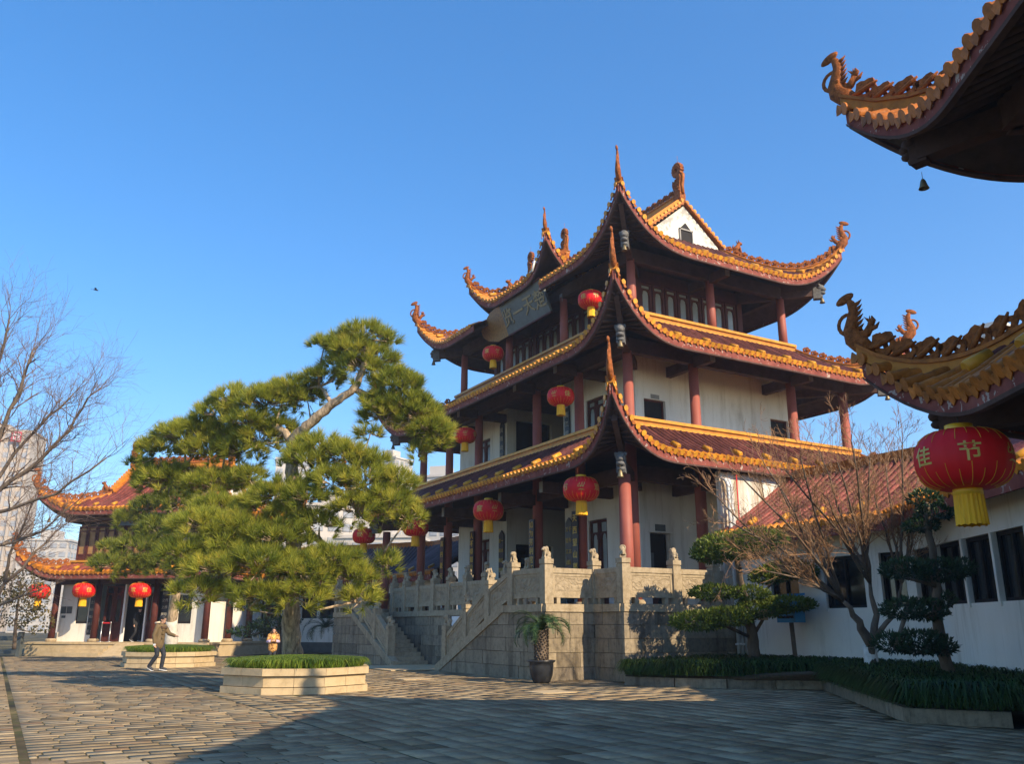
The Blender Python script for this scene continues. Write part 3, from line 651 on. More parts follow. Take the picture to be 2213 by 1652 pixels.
# curved rafters under the nearest corners
for rf, zc in ((r1, 6.1), (r2, 10.3), (r3, 14.4)):
    for sd in ('-x', '-y'):
        (e0, e1, i0, i1), ne, ni = rf.rng(sd)
        for k in range(14):
            a = e0 - rf.F + .12 + k * .19; bmx = rf.bm(sd, a); P = [rf.S(sd, a, bmx * t) + (0, 0, -.28) for t in (0.02, .3, .6, .98)]
            MB().tube(P, .045, 5).build('rafter', 'beam_dark', rf.obj)
# floors and ceilings
MB().b2((-.05, -.05, 7.0), (BX + .05, BY + .05, 7.45)).b2((.02, .02, 6.32), (BX - .02, BY - .02, 6.4)).build('floor_slab', 'beam_dark', T)
MB().b2((1.2, 1.2, 11.6), (BX - 1.2, BY - 1.2, 12.02)).b2((.02, .02, 10.62), (BX - .02, BY - .02, 10.7)).build('floor_slab', 'beam_dark', T)
MB().b2((I3, I3, 14.72), (BX - I3, BY - I3, 14.8)).build('ceiling_boards', 'soffit', T)
# walls of the two lower storeys
WX0, WX1, WY0, WY1 = 1.3, BX - 1.3, 1.3, BY - 1.3; RC0, RC1, RD = 2 * N_ + .02, 2 * N_ + WB - .02, 4.6
th = .24
for z0, z1, dz, wz in ((ZF, 6.35, 4.45, None), (7.4, 10.65, None, (7.9, 9.09))):
    m = MB(); right = [(.39, 1.27, z0, dz)] if dz else [(.37, 1.33, wz[0], wz[1]), (6.48, 7.42, wz[0], wz[1])]
    openings_wall(m, (WX0, WY0 + th / 2, 0), (1, 0, 0), WX1 - WX0, z0, z1, th, right)
    dl = (z0, 5.1) if dz else (7.55, 9.58)
    openings_wall(m, (WX0 + th / 2, WY0 + th, 0), (0, 1, 0), RC0 - WY0 - th - th / 2, z0, z1, th, [(1.86 - th, 2.98 - th, *dl)])
    openings_wall(m, (WX0 + th / 2, RC1 + th / 2, 0), (0, 1, 0), WY1 - RC1 - th - th / 2, z0, z1, th, [(WY1 - RC1 - 2.98 - th / 2, WY1 - RC1 - 1.86 - th / 2, *dl)])
    openings_wall(m, (WX0, RC0, 0), (1, 0, 0), RD - WX0, z0, z1, th, []); openings_wall(m, (WX0, RC1, 0), (1, 0, 0), RD - WX0, z0, z1, th, [(.45, 2.3, z0, z0 + 2.75)])
    m.b2((WX0, WY1 - th, z0), (WX1, WY1, z1)); m.b2((WX1 - th, WY0 + th, z0), (WX1, WY1 - th, z1))
    m.build('wall', 'plaster', T)
    b = MB(); b.b2((RD, RC0 + .12, z0), (RD + .1, RC1 - .12, z1)); b.build('recess_screen', 'dark_inside', T)
    for k in range(6):
        w = (RC1 - RC0 - .3) / 6; lattice_leaf(T, (RD - .01, RC0 + .15 + k * w, z0 + .02), (0, 1, 0), (-1, 0, 0), w - .03, 3.0, 'wood_red', 'glass_dark', True, 'door_leaf', .8)
    if dz:
        MB().b2((WX0 + .39, WY0 + .28, z0), (WX0 + 1.27, WY0 + .34, dz)).build('door_opening', 'dark_inside', T)
        MB().b2((WX0 + .62, WY0 - .03, dz), (WX0 + 1.05, WY0 - .005, dz + .28)).build('door_sign', 'slate_board', T)
        MB().b2((WX0 + .30, WY0 - .05, dz), (WX0 + 1.36, WY0 - .005, dz + .05)).build('lintel', 'plaster', T)
        st = MB(); st.prism([(WX0 + .45, WY0 + .2, ZF + .02), (WX0 + .7, WY0 + .2, ZF + .02), (WX0 + 1.25, WY0 + .2, ZF + 1.15), (WX0 + 1.25, WY0 + .2, ZF + 1.45)], (0, .05, 0)); st.build('stair_rail', 'wood_red', T)
        MB().b2((WX0 + .44, WY0 + .2, 3.25), (WX0 + .68, WY0 + .25, 3.8)).build('notice', 'slate_board', T)
    else:
        for u in (.37, 6.48):
            f = MB(); x0 = WX0 + u; f.b2((x0, WY0 + .14, wz[0]), (x0 + .95, WY0 + .2, wz[1])); fo = f.build('window', 'dark_inside', T)
            g = MB(); g.b2((x0 + .0, WY0 + .10, wz[0]), (x0 + .06, WY0 + .15, wz[1])); g.b2((x0 + .88, WY0 + .10, wz[0]), (x0 + .94, WY0 + .15, wz[1])); g.b2((x0, WY0 + .10, wz[1] - .06), (x0 + .94, WY0 + .15, wz[1])); g.build('frame', 'wood_red', fo)
        MB().b2((WX0 + .68, WY0 - .02, wz[1] + .03), (WX0 + 1.05, WY0 - .005, wz[1] + .18)).build('wall_vent', 'beam_grey', T)
    for y0 in (WY0 + 1.86, WY1 - 2.98):
        for k in range(2):
            lattice_leaf(T, (WX0 + .12, y0 + .02 + k * .55, dl[0] + .02), (0, 1, 0), (-1, 0, 0), .53, dl[1] - dl[0] - .04, 'wood_red', 'lattice_pane', True, 'door_leaf', .85)
        MB().b2((WX0 + .16, y0, dl[0]), (WX0 + .2, y0 + 1.12, dl[1])).build('door_back', 'dark_inside', T)
    MB().b2((WX0 + .45, RC1 + .06, z0), (WX0 + 2.3, RC1 + .1, z0 + 2.75)).build('recess_door', 'glass_dark', T)
    if dz: MB().b2((WX0 + .8, RC1 - .0, z0 + 1.95), (WX0 + 1.7, RC1 + .05, z0 + 2.2)).build('notice', 'slate_board', T)
# white service wall on the right-hand side, under the lowest eave
m = MB(); m.b2((1.75, -2.05, ZF + .02), (6.6, -1.9, 6.0)); m.build('side_wall', 'plaster_stained', T)
# writing: name boards and couplets
def board(name, o, xd, yd, w, h, txt, size, mats=('board_black', 'gold_letters'), vertical=False, cols=1, t=.05, top=False):
    o, xd, yd = np.array(o, float), nrm(xd), nrm(yd); nd = np.cross(xd, yd); m = MB()
    m.prism([o - xd * w / 2 - yd * h / 2, o + xd * w / 2 - yd * h / 2, o + xd * w / 2 + yd * h / 2, o - xd * w / 2 + yd * h / 2], nd * t)
    if top: m.prism([o - xd * w / 2 + yd * h / 2, o + xd * w / 2 + yd * h / 2, o + xd * w * .3 + yd * (h / 2 + .1), o + yd * (h / 2 + .2), o - xd * w * .3 + yd * (h / 2 + .1)], nd * t)
    bo = m.build(name, mats[0], T); l = MB()
    if vertical:
        parts = [txt[i::cols] if False else txt[i * len(txt) // cols:(i + 1) * len(txt) // cols] for i in range(cols)]
        for c, s_ in enumerate(parts):
            x = (cols - 1) / 2 - c
            for k, ch in enumerate(s_): add_text(l, ch, size, o + nd * (t + .004) + xd * x * size * 1.05 * (1 if cols > 1 else 0) + yd * (h / 2 - h * (k + .6) / (len(s_) + .2)), xd, yd)
    else: add_text(l, txt, size, o + nd * (t + .004), xd, yd)
    if l.v: l.build('lettering', mats[1], bo)
    return bo
for y, t_ in ((YS[1], '天西望山郭人烟'), (YS[2], '如为芳利官不大知人'), (YS[3], '人不得如山水有何居'), (YS[4], '高四极天地川')):
    board('couplet_board', (-.235, y, 3.75), (0, -1, 0), (0, 0, 1), .34, 2.9, t_, .27, vertical=True)
for y, t_ in ((RC0 - .22, '千年古阁凌云立万里江山入眼来'), (RC1 + .22, '一水东流归大海群峰西望接长天')):
    board('couplet_board', (WX0 - .03, y, 3.7), (0, -1, 0), (0, 0, 1), .42, 2.9, t_, .19, vertical=True, cols=2, top=True)
    board('couplet_board', (WX0 - .03, y, 8.75), (0, -1, 0), (0, 0, 1), .34, 2.3, '楼高江阔月明' if y < YM else '风雨山川岁丰', .24, ('board_black', 'pale_letters'), vertical=True, top=True)
board('name_board', (RD - .12, YM, 5.45), (0, -1, 0), (.25, 0, 1), 3.0, .85, '阁心天', .72)
board('name_board', (RD - .12, YM, 9.75), (0, -1, 0), (.25, 0, 1), 3.0, .85, '岳揽', .72, ('board_black', 'pale_letters'))
# top storey: latticed timber walls
X30, X31, Y30, Y31 = I3 + 1.2, BX - I3 - 1.2, I3 + 1.2, BY - I3 - 1.2
m = MB(); m.b2((X30 + .1, Y30 + .1, 12.0), (X31 - .1, Y31 - .1, 14.75)); m.build('wall_core', 'dark_inside', T)
m = MB()
for a, b in (((X30, Y30), (X31, Y30)), ((X30, Y30), (X30, Y31)), ((X31, Y30), (X31, Y31)), ((X30, Y31), (X31, Y31))): m.beam((*a, 14.35), (*b, 14.35), .26, .5); m.beam((*a, 12.2), (*b, 12.2), .26, .3)
m.build('sill_beams', 'wood_red', T)
k = 8; w = (X31 - X30 - .2) / k
for i in range(k): lattice_leaf(T, (X30 + .1 + i * w, Y30 - .0, 12.3), (1, 0, 0), (0, -1, 0), w - .05, 1.8)
k = 18; w = (Y31 - Y30 - .2) / k
for i in range(k): lattice_leaf(T, (X30, Y30 + .1 + (i + 1) * w - .05, 12.3), (0, -1, 0), (-1, 0, 0), w - .05, 1.8)
for x, y in ((X30, Y30), (X31, Y30), (X30, Y31), (X30, Y30 + 3.6), (X30, Y31 - 3.6)): MB().b2((x - .13, y - .13, 12.0), (x + .13, y + .13, 14.7)).build('corner_post', 'wood_red', T)
# the big name board under the porch roof: slate centre, gilded carved wings
nb = np.array([.62, YM - .5, 14.3]); ud = nrm((-.38, 0, 1)); xd = np.array([0, -1.0, 0]); nd = np.cross(xd, ud); hw, hh = 1.7, .72
pl = MB(); pl.prism([nb + xd * a + ud * b for a, b in ((-hw, -hh), (hw, -hh), (hw, hh), (-hw, hh))], nd * .1); po = pl.build('name_board', 'slate_board', T)
l = MB()
for i, ch in enumerate('览一天楚'): add_text(l, ch, .82, nb + nd * .105 + xd * (-1.28 + i * .85), xd, ud, 0, .02)
l.build('lettering', 'bronze', po); e = MB()
for a, b in (((-hw, -hh), (hw, -hh)), ((-hw, hh), (hw, hh))): e.beam(nb + xd * a[0] + ud * a[1] + nd * .06, nb + xd * b[0] + ud * b[1] + nd * .06, .1, .1)
e.build('board_edge', 'wood_red', po)
for s_ in (-1,):
    B = nb + xd * s_ * hw; wd_ = nrm(xd * s_ * .93 - nd * .12); pts = [B - ud * hh, B - ud * hh * .95 + wd_ * .6, B - ud * hh * .6 + wd_ * 1.5, B - ud * .15 + wd_ * 1.95, B + ud * .15 + wd_ * 1.98, B + ud * hh * .55 + wd_ * 1.5, B + ud * hh * .9 + wd_ * .5, B + ud * hh]
    if s_ < 0: pts = pts[::-1]
    pts = [B + (p_ - B) * 1.0 if s_ > 0 else p_ + wd_ * (.6 if np.dot(p_ - B, wd_) > .4 else 0) for p_ in pts]
    wg = MB(); wg.prism(pts, nd * .09); wo = wg.build('board_wing', 'carved_gold', po)
    MB().tube(pts + [pts[0]], .045, 6).build('wing_edge', 'wood_red', wo)
MB().tube([(-.55, YM - 3.15, 15.15), (-.6, YM - 3.05, 14.75), (-.62, YM - 2.9, 14.72)], .04, 6).build('down_pipe', 'pipe_white', T)
# wind bells at the corners
def bell(x, y, z, lab): b = link('wind_bell', BELL, None, Matrix.Translation((TX + x, TY + y, z))); tag(b, lab, 'bell', 'wind bells under the hall eaves')
for (cx_, zc, lev) in ((0, 5.95, 'lowest'), (0, 10.2, 'middle'), (I3, 14.35, 'top')):
    dd = {'lowest': 2.5, 'middle': 1.55, 'top': 1.55}[lev] * .74
    for sx, sy, px, py, wh in ((-1, -1, cx_, cx_, 'nearest'), (1, -1, BX - cx_, cx_, 'right-hand'), (-1, 1, cx_, BY - cx_, 'far left')):
        bell(px + sx * dd, py + sy * dd, zc - .35, 'small bronze bell hanging under the %s corner of the %s eave of the hall' % (wh, lev))
# ------------------------------------------------------------------ stone terrace, stairs, balustrade
EX, EY, AX = 14.65, 19.32, 13.02          # terrace corner, face of the stair walls
BL0, BL1, ST1 = 20.71, 23.1, 27.53        # landing block, slope start, foot of the near flight
MY = TY + BY / 2; mir = lambda y: 2 * MY - y
TE = thing('stone_terrace', (EX, EY, 0), 'high terrace of weathered stone blocks carrying the three-storey hall', 'terrace')
core = MB(); core.b2((.1, .1, -.05), (13.2, 2 * (MY - EY) - .1, 2.0))
for y0, y1 in ((BL0, BL1), (mir(BL1), mir(BL0))): core.b2((AX - EX + .1, y0 - EY + .1, -.05), (.11, y1 - EY - .1, 1.99))
core.build('core', 'stone', TE)
def clip(poly, a, b, c):   # keep a*u+b*z<=c
    out = []
    for i in range(len(poly)):
        p, q = poly[i], poly[(i + 1) % len(poly)]; fp, fq = a * p[0] + b * p[1] - c, a * q[0] + b * q[1] - c
        if fp <= 0: out.append(p)
        if fp * fq < 0: t = fp / (fp - fq); out.append((p[0] + (q[0] - p[0]) * t, p[1] + (q[1] - p[1]) * t))
    return out
def stone_wall(par, p0, d, L, nd, courses, bl=.95, cl=None, seed=0, th=.1, name='stone_block', matn='stone', gap=.006):
    R_ = random.Random(seed); d = np.array(d, float); nd = np.array(nd, float); p0 = np.array(p0, float)
    for ci, (z0, z1) in enumerate(zip(courses, courses[1:])):
        u = -R_.uniform(.2, .8) * bl * (ci % 2 + .2)
        while u < L:
            w = bl * R_.uniform(.65, 1.35); a, b = max(0, u), min(L, u + w); u += w
            if b - a < .04: continue
            po = [(a + gap, z0 + gap), (b - gap, z0 + gap), (b - gap, z1 - gap), (a + gap, z1 - gap)]
            if cl: po = clip(po, *cl)
            if len(po) < 3: continue
            pr = R_.uniform(-.012, .012); m = MB(); m.prism([p0 + d * x + np.array([0, 0, z]) - nd * th for x, z in po], nd * (th + pr)); m.build(name, matn, par)
C5 = [-.03, .33, .72, 1.1, 1.46, 1.8]; COP = [1.8, 2.02]
def wallrun(p0, d, L, nd, seed, cl=None, coping=True):
    stone_wall(TE, p0, d, L, nd, C5, .95, cl, seed)
    if coping: stone_wall(TE, np.array(p0) + np.array(nd) * .045, d, L, nd, COP, 1.5, cl, seed + 50, .16, 'coping_stone', 'stone_pale')
wallrun((0.0, 0, 0), (1, 0, 0), 3.98, (0, -1, 0), 1)
wallrun((0, .1, 0), (0, 1, 0), BL0 - EY - .1, (-1, 0, 0), 2)
wallrun((AX - EX, BL0 - EY, 0), (1, 0, 0), EX - AX, (0, -1, 0), 3)
sl = (ST1 - BL1)
wallrun((AX - EX, BL0 - EY + .1, 0), (0, 1, 0), ST1 - BL0 - .1, (-1, 0, 0), 4, (1.8 / sl, 1, 1.8 + 1.8 / sl * (BL1 - BL0 - .1)), False)
stone_wall(TE, (AX - EX - .045, BL0 - EY + .1, 0), (0, 1, 0), BL1 - BL0, (-1, 0, 0), COP, 1.2, None, 61, .16, 'coping_stone', 'stone_pale')
wallrun((0, BL1 - EY, 0), (0, 1, 0), mir(BL1) - BL1, (-1, 0, 0), 5)
m0 = mir(ST1)
wallrun((AX - EX, m0 - EY, 0), (0, 1, 0), mir(BL0) - m0, (-1, 0, 0), 6, (-1.8 / sl, 1, 0.0), False)
stone_wall(TE, (AX - EX - .045, mir(BL1) - EY, 0), (0, 1, 0), BL1 - BL0, (-1, 0, 0), COP, 1.2, None, 62, .16, 'coping_stone', 'stone_pale')
MB().b2((-.02 - .03, 27.9 - EY, 1.25), (-.018, 29.7 - EY, 1.78)).build('wall_notice', 'white_part', TE)
SC = thing('stone_staircase', (EX, MY, 0), 'pair of stone stair flights meeting at the foot of the terrace', 'staircase')
NS = 13
for sgn in (-1, 1):
    for k in range(NS):
        y = sgn * (MY - ST1 + (k + 0.0) * sl / NS); y2 = sgn * (MY - ST1 + (k + 1.0) * sl / NS + .03)
        m = MB(); m.b2((AX - EX + .27, min(y, y2), 0 if k == 0 else 2.0 / NS * (k - .3)), (-.12, max(y, y2), 2.0 / NS * (k + 1))); m.build('step', 'stone_pale', SC)
    # sloping string that carries the handrail
    a, b = sgn * (MY - ST1 - .12), sgn * (MY - BL1)
    m = MB(); m.prism([(AX - EX - .04, a, -.02), (AX - EX - .04, a, .16), (AX - EX - .04, b, 2.02), (AX - EX - .04, b, 1.78), (AX - EX - .04, a + sgn * .28, -.02)], (.3, 0, 0)); m.build('string', 'stone_pale', SC)
MB().b2((AX - EX - 1.6, ST1 - MY + .1, .004), (-.1, MY - ST1 - .1, .03)).build('landing_slab', 'granite_tan', SC)
# lion on its pedestal
m = MB()
m.box((0, 0, .03), (.26, .2, .06)); m.tube([(.07, 0, .1), (.05, 0, .17), (-.03, 0, .24), (-.06, 0, .3)], [.085, .095, .085, .075], 10)
for s_ in (-1, 1):
    m.tube([(-.07, s_ * .05, .22), (-.085, s_ * .055, .12), (-.1, s_ * .055, .06)], [.035, .03, .035], 8); m.ell((.06, s_ * .075, .11), (.075, .04, .06)); m.ell((-.02, s_ * .08, .065), (.06, .03, .025)); m.ell((-.05, s_ * .065, .375), (.022, .02, .03))
m.ell((-.075, 0, .325), (.08, .085, .075)); m.ell((-.145, 0, .30), (.045, .06, .04)); m.ell((-.13, 0, .345), (.03, .05, .025)); m.ell((0, 0, .33), (.055, .09, .085)); m.ell((.02, 0, .26), (.07, .1, .07))
m.tube([(.13, 0, .1), (.16, 0, .18), (.13, 0, .25)], [.03, .03, .02], 8)
for k in range(12):
    t = 2 * pi * k / 12; m.ell((.02 + .01 * math.cos(t), .085 * math.cos(t), .32 + .075 * math.sin(t)), (.03, .028, .028), 7, 5)
LION = remesh(m, ['stone_pale'], .009, 'lion', 2)
BA = thing('stone_balustrade', (EX, EY, 0), 'carved stone balustrade with small lions on its posts, along terrace and stairs', 'balustrade')
POST = MB().b2((-.14, -.14, 0), (.14, .14, 1.06)).b2((-.12, -.12, 1.06), (.12, .12, 1.09)).b2((-.15, -.15, 1.09), (.15, .15, 1.22)).mesh('post', ['stone_pale'])
def post(x, y, z, lion_rz=None):
    o = link('post', POST, BA, Matrix.Translation((x - EX, y - EY, z)))
    if lion_rz is not None: s_ = rnd.uniform(.92, 1.08); link('lion', LION, o, Matrix.Translation((0, 0, 1.22)) @ Matrix.Rotation(lion_rz, 4, 'Z') @ Matrix.Scale(s_ * .88, 4))
    return o
def panel(a, b, za, zb):
    a, b = np.array(a, float), np.array(b, float); d = nrm(np.append(b - a, 0)); n = np.array([d[1], -d[0], 0]); off = np.array([EX, EY, 0]); m = MB(); c = MB()
    A = np.append(a, 0) - off + d * .13; B = np.append(b, 0) - off - d * .13; L = np.linalg.norm(B - A)
    z = lambda t, h: za + (zb - za) * t + h
    def sl_(mb, t0, t1, h0, h1, th, n0=0): mb.prism([A + (B - A) * t0 + (0, 0, z(t0, h0)) - n * (th / 2 + n0), A + (B - A) * t1 + (0, 0, z(t1, h0)) - n * (th / 2 + n0), A + (B - A) * t1 + (0, 0, z(t1, h1)) - n * (th / 2 + n0), A + (B - A) * t0 + (0, 0, z(t0, h1)) - n * (th / 2 + n0)], n * th)
    sl_(m, 0, 1, .84, .98, .2); sl_(m, 0, 1, .30, .84, .12); sl_(m, 0, 1, .17, .30, .16); e = .09 / L
    sl_(m, 0, e, .30, .84, .15); sl_(m, 1 - e, 1, .30, .84, .15); sl_(m, e, 1 - e, .76, .84, .15)
    if abs(za - zb) < .05:
        for t in (.16, .84): sl_(m, t - .06 / L, t + .06 / L, 0, .17, .14)
    p = m.build('rail_panel', 'stone_pale', BA)
    sl_(c, e * 1.3, 1 - e * 1.3, .35, .73, .13); R_ = random.Random(int(A[1] * 100) + int(A[0] * 10))
    for k in range(7):                                       # low carved branches
        t = R_.uniform(.15, .75); h = R_.uniform(.4, .66); pts = []
        for j in range(5): pts.append(A + (B - A) * t + (0, 0, z(t, h)) + n * .064); t = min(.9, t + R_.uniform(-.02, .09)); h = min(.7, max(.38, h + R_.uniform(-.1, .1)))
        c.tube(pts, .009, 4); c.tube([q - n * .128 for q in pts], .009, 4)
    c.build('carved_panel', 'stone_carved', p)
def run(pts, zs, lions):
    for i, (p, z_) in enumerate(zip(pts, zs)):
        if lions[i] is not False: post(*p, z_, lions[i])
        if i: panel(pts[i - 1], p, zs[i - 1], z_)
G2 = 2.02; i_ = .16
def stair_z(y, m=False):
    yy = mir(y) if m else y; return 2.02 if yy < BL1 else max(.0, 2.02 * (1 - (yy - BL1) / sl)) - .0
run([(EX + i_, EY + i_), (16.62, EY + i_), (18.11, EY + i_), (18.55, EY + i_)], [G2] * 4, [-2.2, -1.4, None, False])
run([(EX + i_, EY + i_), (EX + i_, BL0 + i_)], [G2] * 2, [False, -.1])
run([(EX + i_, BL0 + i_), (AX + i_, BL0 + i_)], [G2] * 2, [False, .05])
ys = [BL0 + i_, 22.65, 24.08, 25.59, 27.05]
run([(AX + .13, y) for y in ys], [G2, G2] + [stair_z(y) for y in ys[2:]], [False, .5, -.4, -1.0, -.7])
ym = [mir(y) for y in ys]
run([(AX + .13, y) for y in ym], [G2, G2] + [stair_z(y, True) for y in ym[2:]], [.3, .6, .2, -.8, -.5])
yf = [23.3, 24.6, 26.0, 27.4, 28.85, 30.25, 31.65, 33.1, 34.5, 35.8]
run([(EX + i_, y) for y in yf], [G2] * len(yf), [.2, .6, -.2, .9, .1, -.9, -1.2, .3, -.8, .4])
run([(EX + i_, mir(BL0) - i_), (AX + i_, mir(BL0) - i_)], [G2] * 2, [.4, False])
# drain pipes at the end of the terrace
PI = thing('drain_pipes', (18.66, EY - .12, 0), 'pair of white plastic drain pipes up the corner of the terrace', 'pipe')
for dx in (0, .13): MB().tube([(dx, 0, .3), (dx, 0, 5.55), (dx - .03, .06, 5.72), (dx - .12, .16, 5.78)], .055, 8).build('pipe', 'pipe_white', PI)
for z_ in (.9, 2.0, 3.4, 4.8): MB().b2((-.07, -.07, z_), (.2, .07, z_ + .05)).build('clamp', 'pipe_white', PI)
MB().tube([(.42, .05, .5), (.42, .05, 5.9)], .02, 6).build('red_conduit', 'band_red', PI)

# ------------------------------------------------------------------ paving
BED = [gnd(x, y)[:2] for x, y in ((1352, 1482), (1460, 1486), (1572, 1489), (1783, 1491), (1969, 1563), (2192, 1574))]
BED += [np.array([13.6, 6.8]), np.array([16.0, 5.0]), np.array([18.9, 13.5]), np.array([18.9, 19.2]), np.array([14.6, 19.25])]
PL1, PL2 = (6.22, 20.72, 1.70, math.radians(4)), (5.75, 35.3, 1.65, math.radians(22))
def inpoly(x, y, P):
    c = False; n = len(P)
    for i in range(n):
        a, b = P[i], P[i - 1]
        if (a[1] > y) != (b[1] > y) and x < (b[0] - a[0]) * (y - a[1]) / (b[1] - a[1]) + a[0]: c = not c
    return c
def blocked(x, y):
    if (x - PL1[0]) ** 2 + (y - PL1[1]) ** 2 < (PL1[2] * .9) ** 2 or (x - PL2[0]) ** 2 + (y - PL2[1]) ** 2 < (PL2[2] * .9) ** 2: return True
    if x > AX - 1.7 and ST1 - .1 < y < mir(ST1) + .1: return True
    if x > AX and BL0 < y < mir(BL0): return True
    if x > EX and y > EY: return True
    return inpoly(x, y, BED)
def seen(x, y):
    q = np.array([x, y, -CAM_H]); w = q @ CAM_F
    if w < 1 or w > 48: return None
    px, py = 1106.5 + F_PX * (q @ CAM_R) / w, 826 - F_PX * (q @ CAM_U) / w
    return w if -260 < px < 2420 and py < 1900 else None
R_ = random.Random(3); stones = []
x = 4.23
while x < 22:                                  # rows along Y
    rw = .37 * R_.uniform(.92, 1.1); y = 1 - R_.random()
    while y < 46:
        L = .52 * R_.choice((.75, 1, 1, 1, 1.15, 1.45)); 
        w = seen(x + rw / 2, y + L / 2)
        if w and not blocked(x + rw / 2, y + L / 2): stones.append((w, x, y, rw, L))
        y += L
    x += rw
y = 1.0
while y < 50:                                  # rows along X on the left
    rw = .265 * R_.uniform(.92, 1.08); x = .52; x -= R_.random() * .3; first = True
    while x < 4.2:
        L = .48 * R_.choice((.8, 1, 1, 1.1, 1.3)); a, b = max(x, .52), min(x + L, 4.21)
        if b - a > .08:
            w = seen((a + b) / 2, y)
            if w and not blocked((a + b) / 2, y): stones.append((w, a, y, b - a, rw))
        x += L
    x = -14.0
    while x < .44:
        L = .62 * R_.uniform(.8, 1.2); b = min(x + L, .44); w = seen((x + b) / 2, y)
        if w: stones.append((w, x, y, b - x, rw))
        x += L
    y += rw
stones.sort(key=lambda t: t[0])
PAV = MB().add([(-180, -120, -.007), (340, -120, -.007), (340, 400, -.007), (-180, 400, -.007)], [(0, 1, 2, 3)]).build('courtyard_paving', 'joint'); struct(PAV)
STV = []
for k in range(5):
    m = MB(); e = .016; j = lambda: rnd.uniform(-.006, .006); b = [(-.5 + j(), -.5 + j()), (.5 + j(), -.5 + j()), (.5 + j(), .5 + j()), (-.5 + j(), .5 + j())]
    vs = [(p[0], p[1], -.05) for p in b] + [(p[0], p[1], -.008) for p in b] + [(p[0] * (1 - 2.5 * e), p[1] * (1 - 1.6 * e), 0) for p in b]
    m.add(vs, [(i, (i + 1) % 4, 4 + (i + 1) % 4, 4 + i) for i in range(4)] + [(4 + i, 4 + (i + 1) % 4, 8 + (i + 1) % 4, 8 + i) for i in range(4)] + [(8, 9, 10, 11)]); STV.append(m.mesh('paving_stone', ['paving']))
VV, FF, RV = [], [], []
for i, (w, x, y, dx, dy) in enumerate(stones):
    g = .011; tz = R_.gauss(0, .0018); tx_, ty_ = R_.gauss(0, .003), R_.gauss(0, .003)
    if i < 300:
        M = Matrix.Translation((x + dx / 2, y + dy / 2, tz)) @ Matrix.Rotation(tx_, 4, 'X') @ Matrix.Rotation(ty_, 4, 'Y') @ Matrix.Diagonal((dx - 2 * g, dy - 2 * g, 1, 1)); link('paving_stone', R_.choice(STV), PAV, M)
    else:
        o = len(VV); cx_, cy_ = x + dx / 2, y + dy / 2
        zt = lambda px, py: tz + (px - cx_) * ty_ + (py - cy_) * tx_
        P4 = [(x + g, y + g), (x + dx - g, y + g), (x + dx - g, y + dy - g), (x + g, y + dy - g)]
        VV += [(px, py, -.03) for px, py in P4] + [(px, py, zt(px, py)) for px, py in P4]; FF += [(o + 4, o + 5, o + 6, o + 7), (o, o + 1, o + 5, o + 4), (o + 1, o + 2, o + 6, o + 5), (o + 2, o + 3, o + 7, o + 6), (o + 3, o, o + 4, o + 7)]; RV += [R_.random()] * 5
stuff(link('paving_stones', fast_mesh('paving_stones', np.array(VV), np.array(FF), 'paving', np.array(RV)), PAV))
for px, py in ((1190, 1497), (690, 1470)):
    c = gnd(px, py) if px > 1000 else np.array([10.3, 23.3, 0]); MB().b2((c[0] - .45, c[1] - .4, -.03), (c[0] + .45, c[1] + .4, .012)).build('cover_slab', 'granite_tan', PAV)
# planting bed on the right
BD = MB(); n = len(BED); zb = [.17] * 6 + [.3, .5, .55, .5, .3]; c = (16.6, 14.0)
BD.add([(p[0], p[1], z_) for p, z_ in zip(BED, zb)] + [(c[0], c[1], .42)], [(i, (i + 1) % n, n) for i in range(n)], 0, True); bed = struct(BD.build('planting_bed', 'soil'))
for a, b in zip(BED[:5], BED[1:6]):
    L = np.linalg.norm(b - a); k = max(1, int(L / 1.1)); d = (b - a) / L; nn = np.array([d[1], -d[0]])
    for i in range(k):
        p, q = a + d * (L * i / k + .008), a + d * (L * (i + 1) / k - .008); m = MB(); m.beam((*p, .09), (*q, .09), .14, .24); m.build('kerb_stone', 'stone', bed)
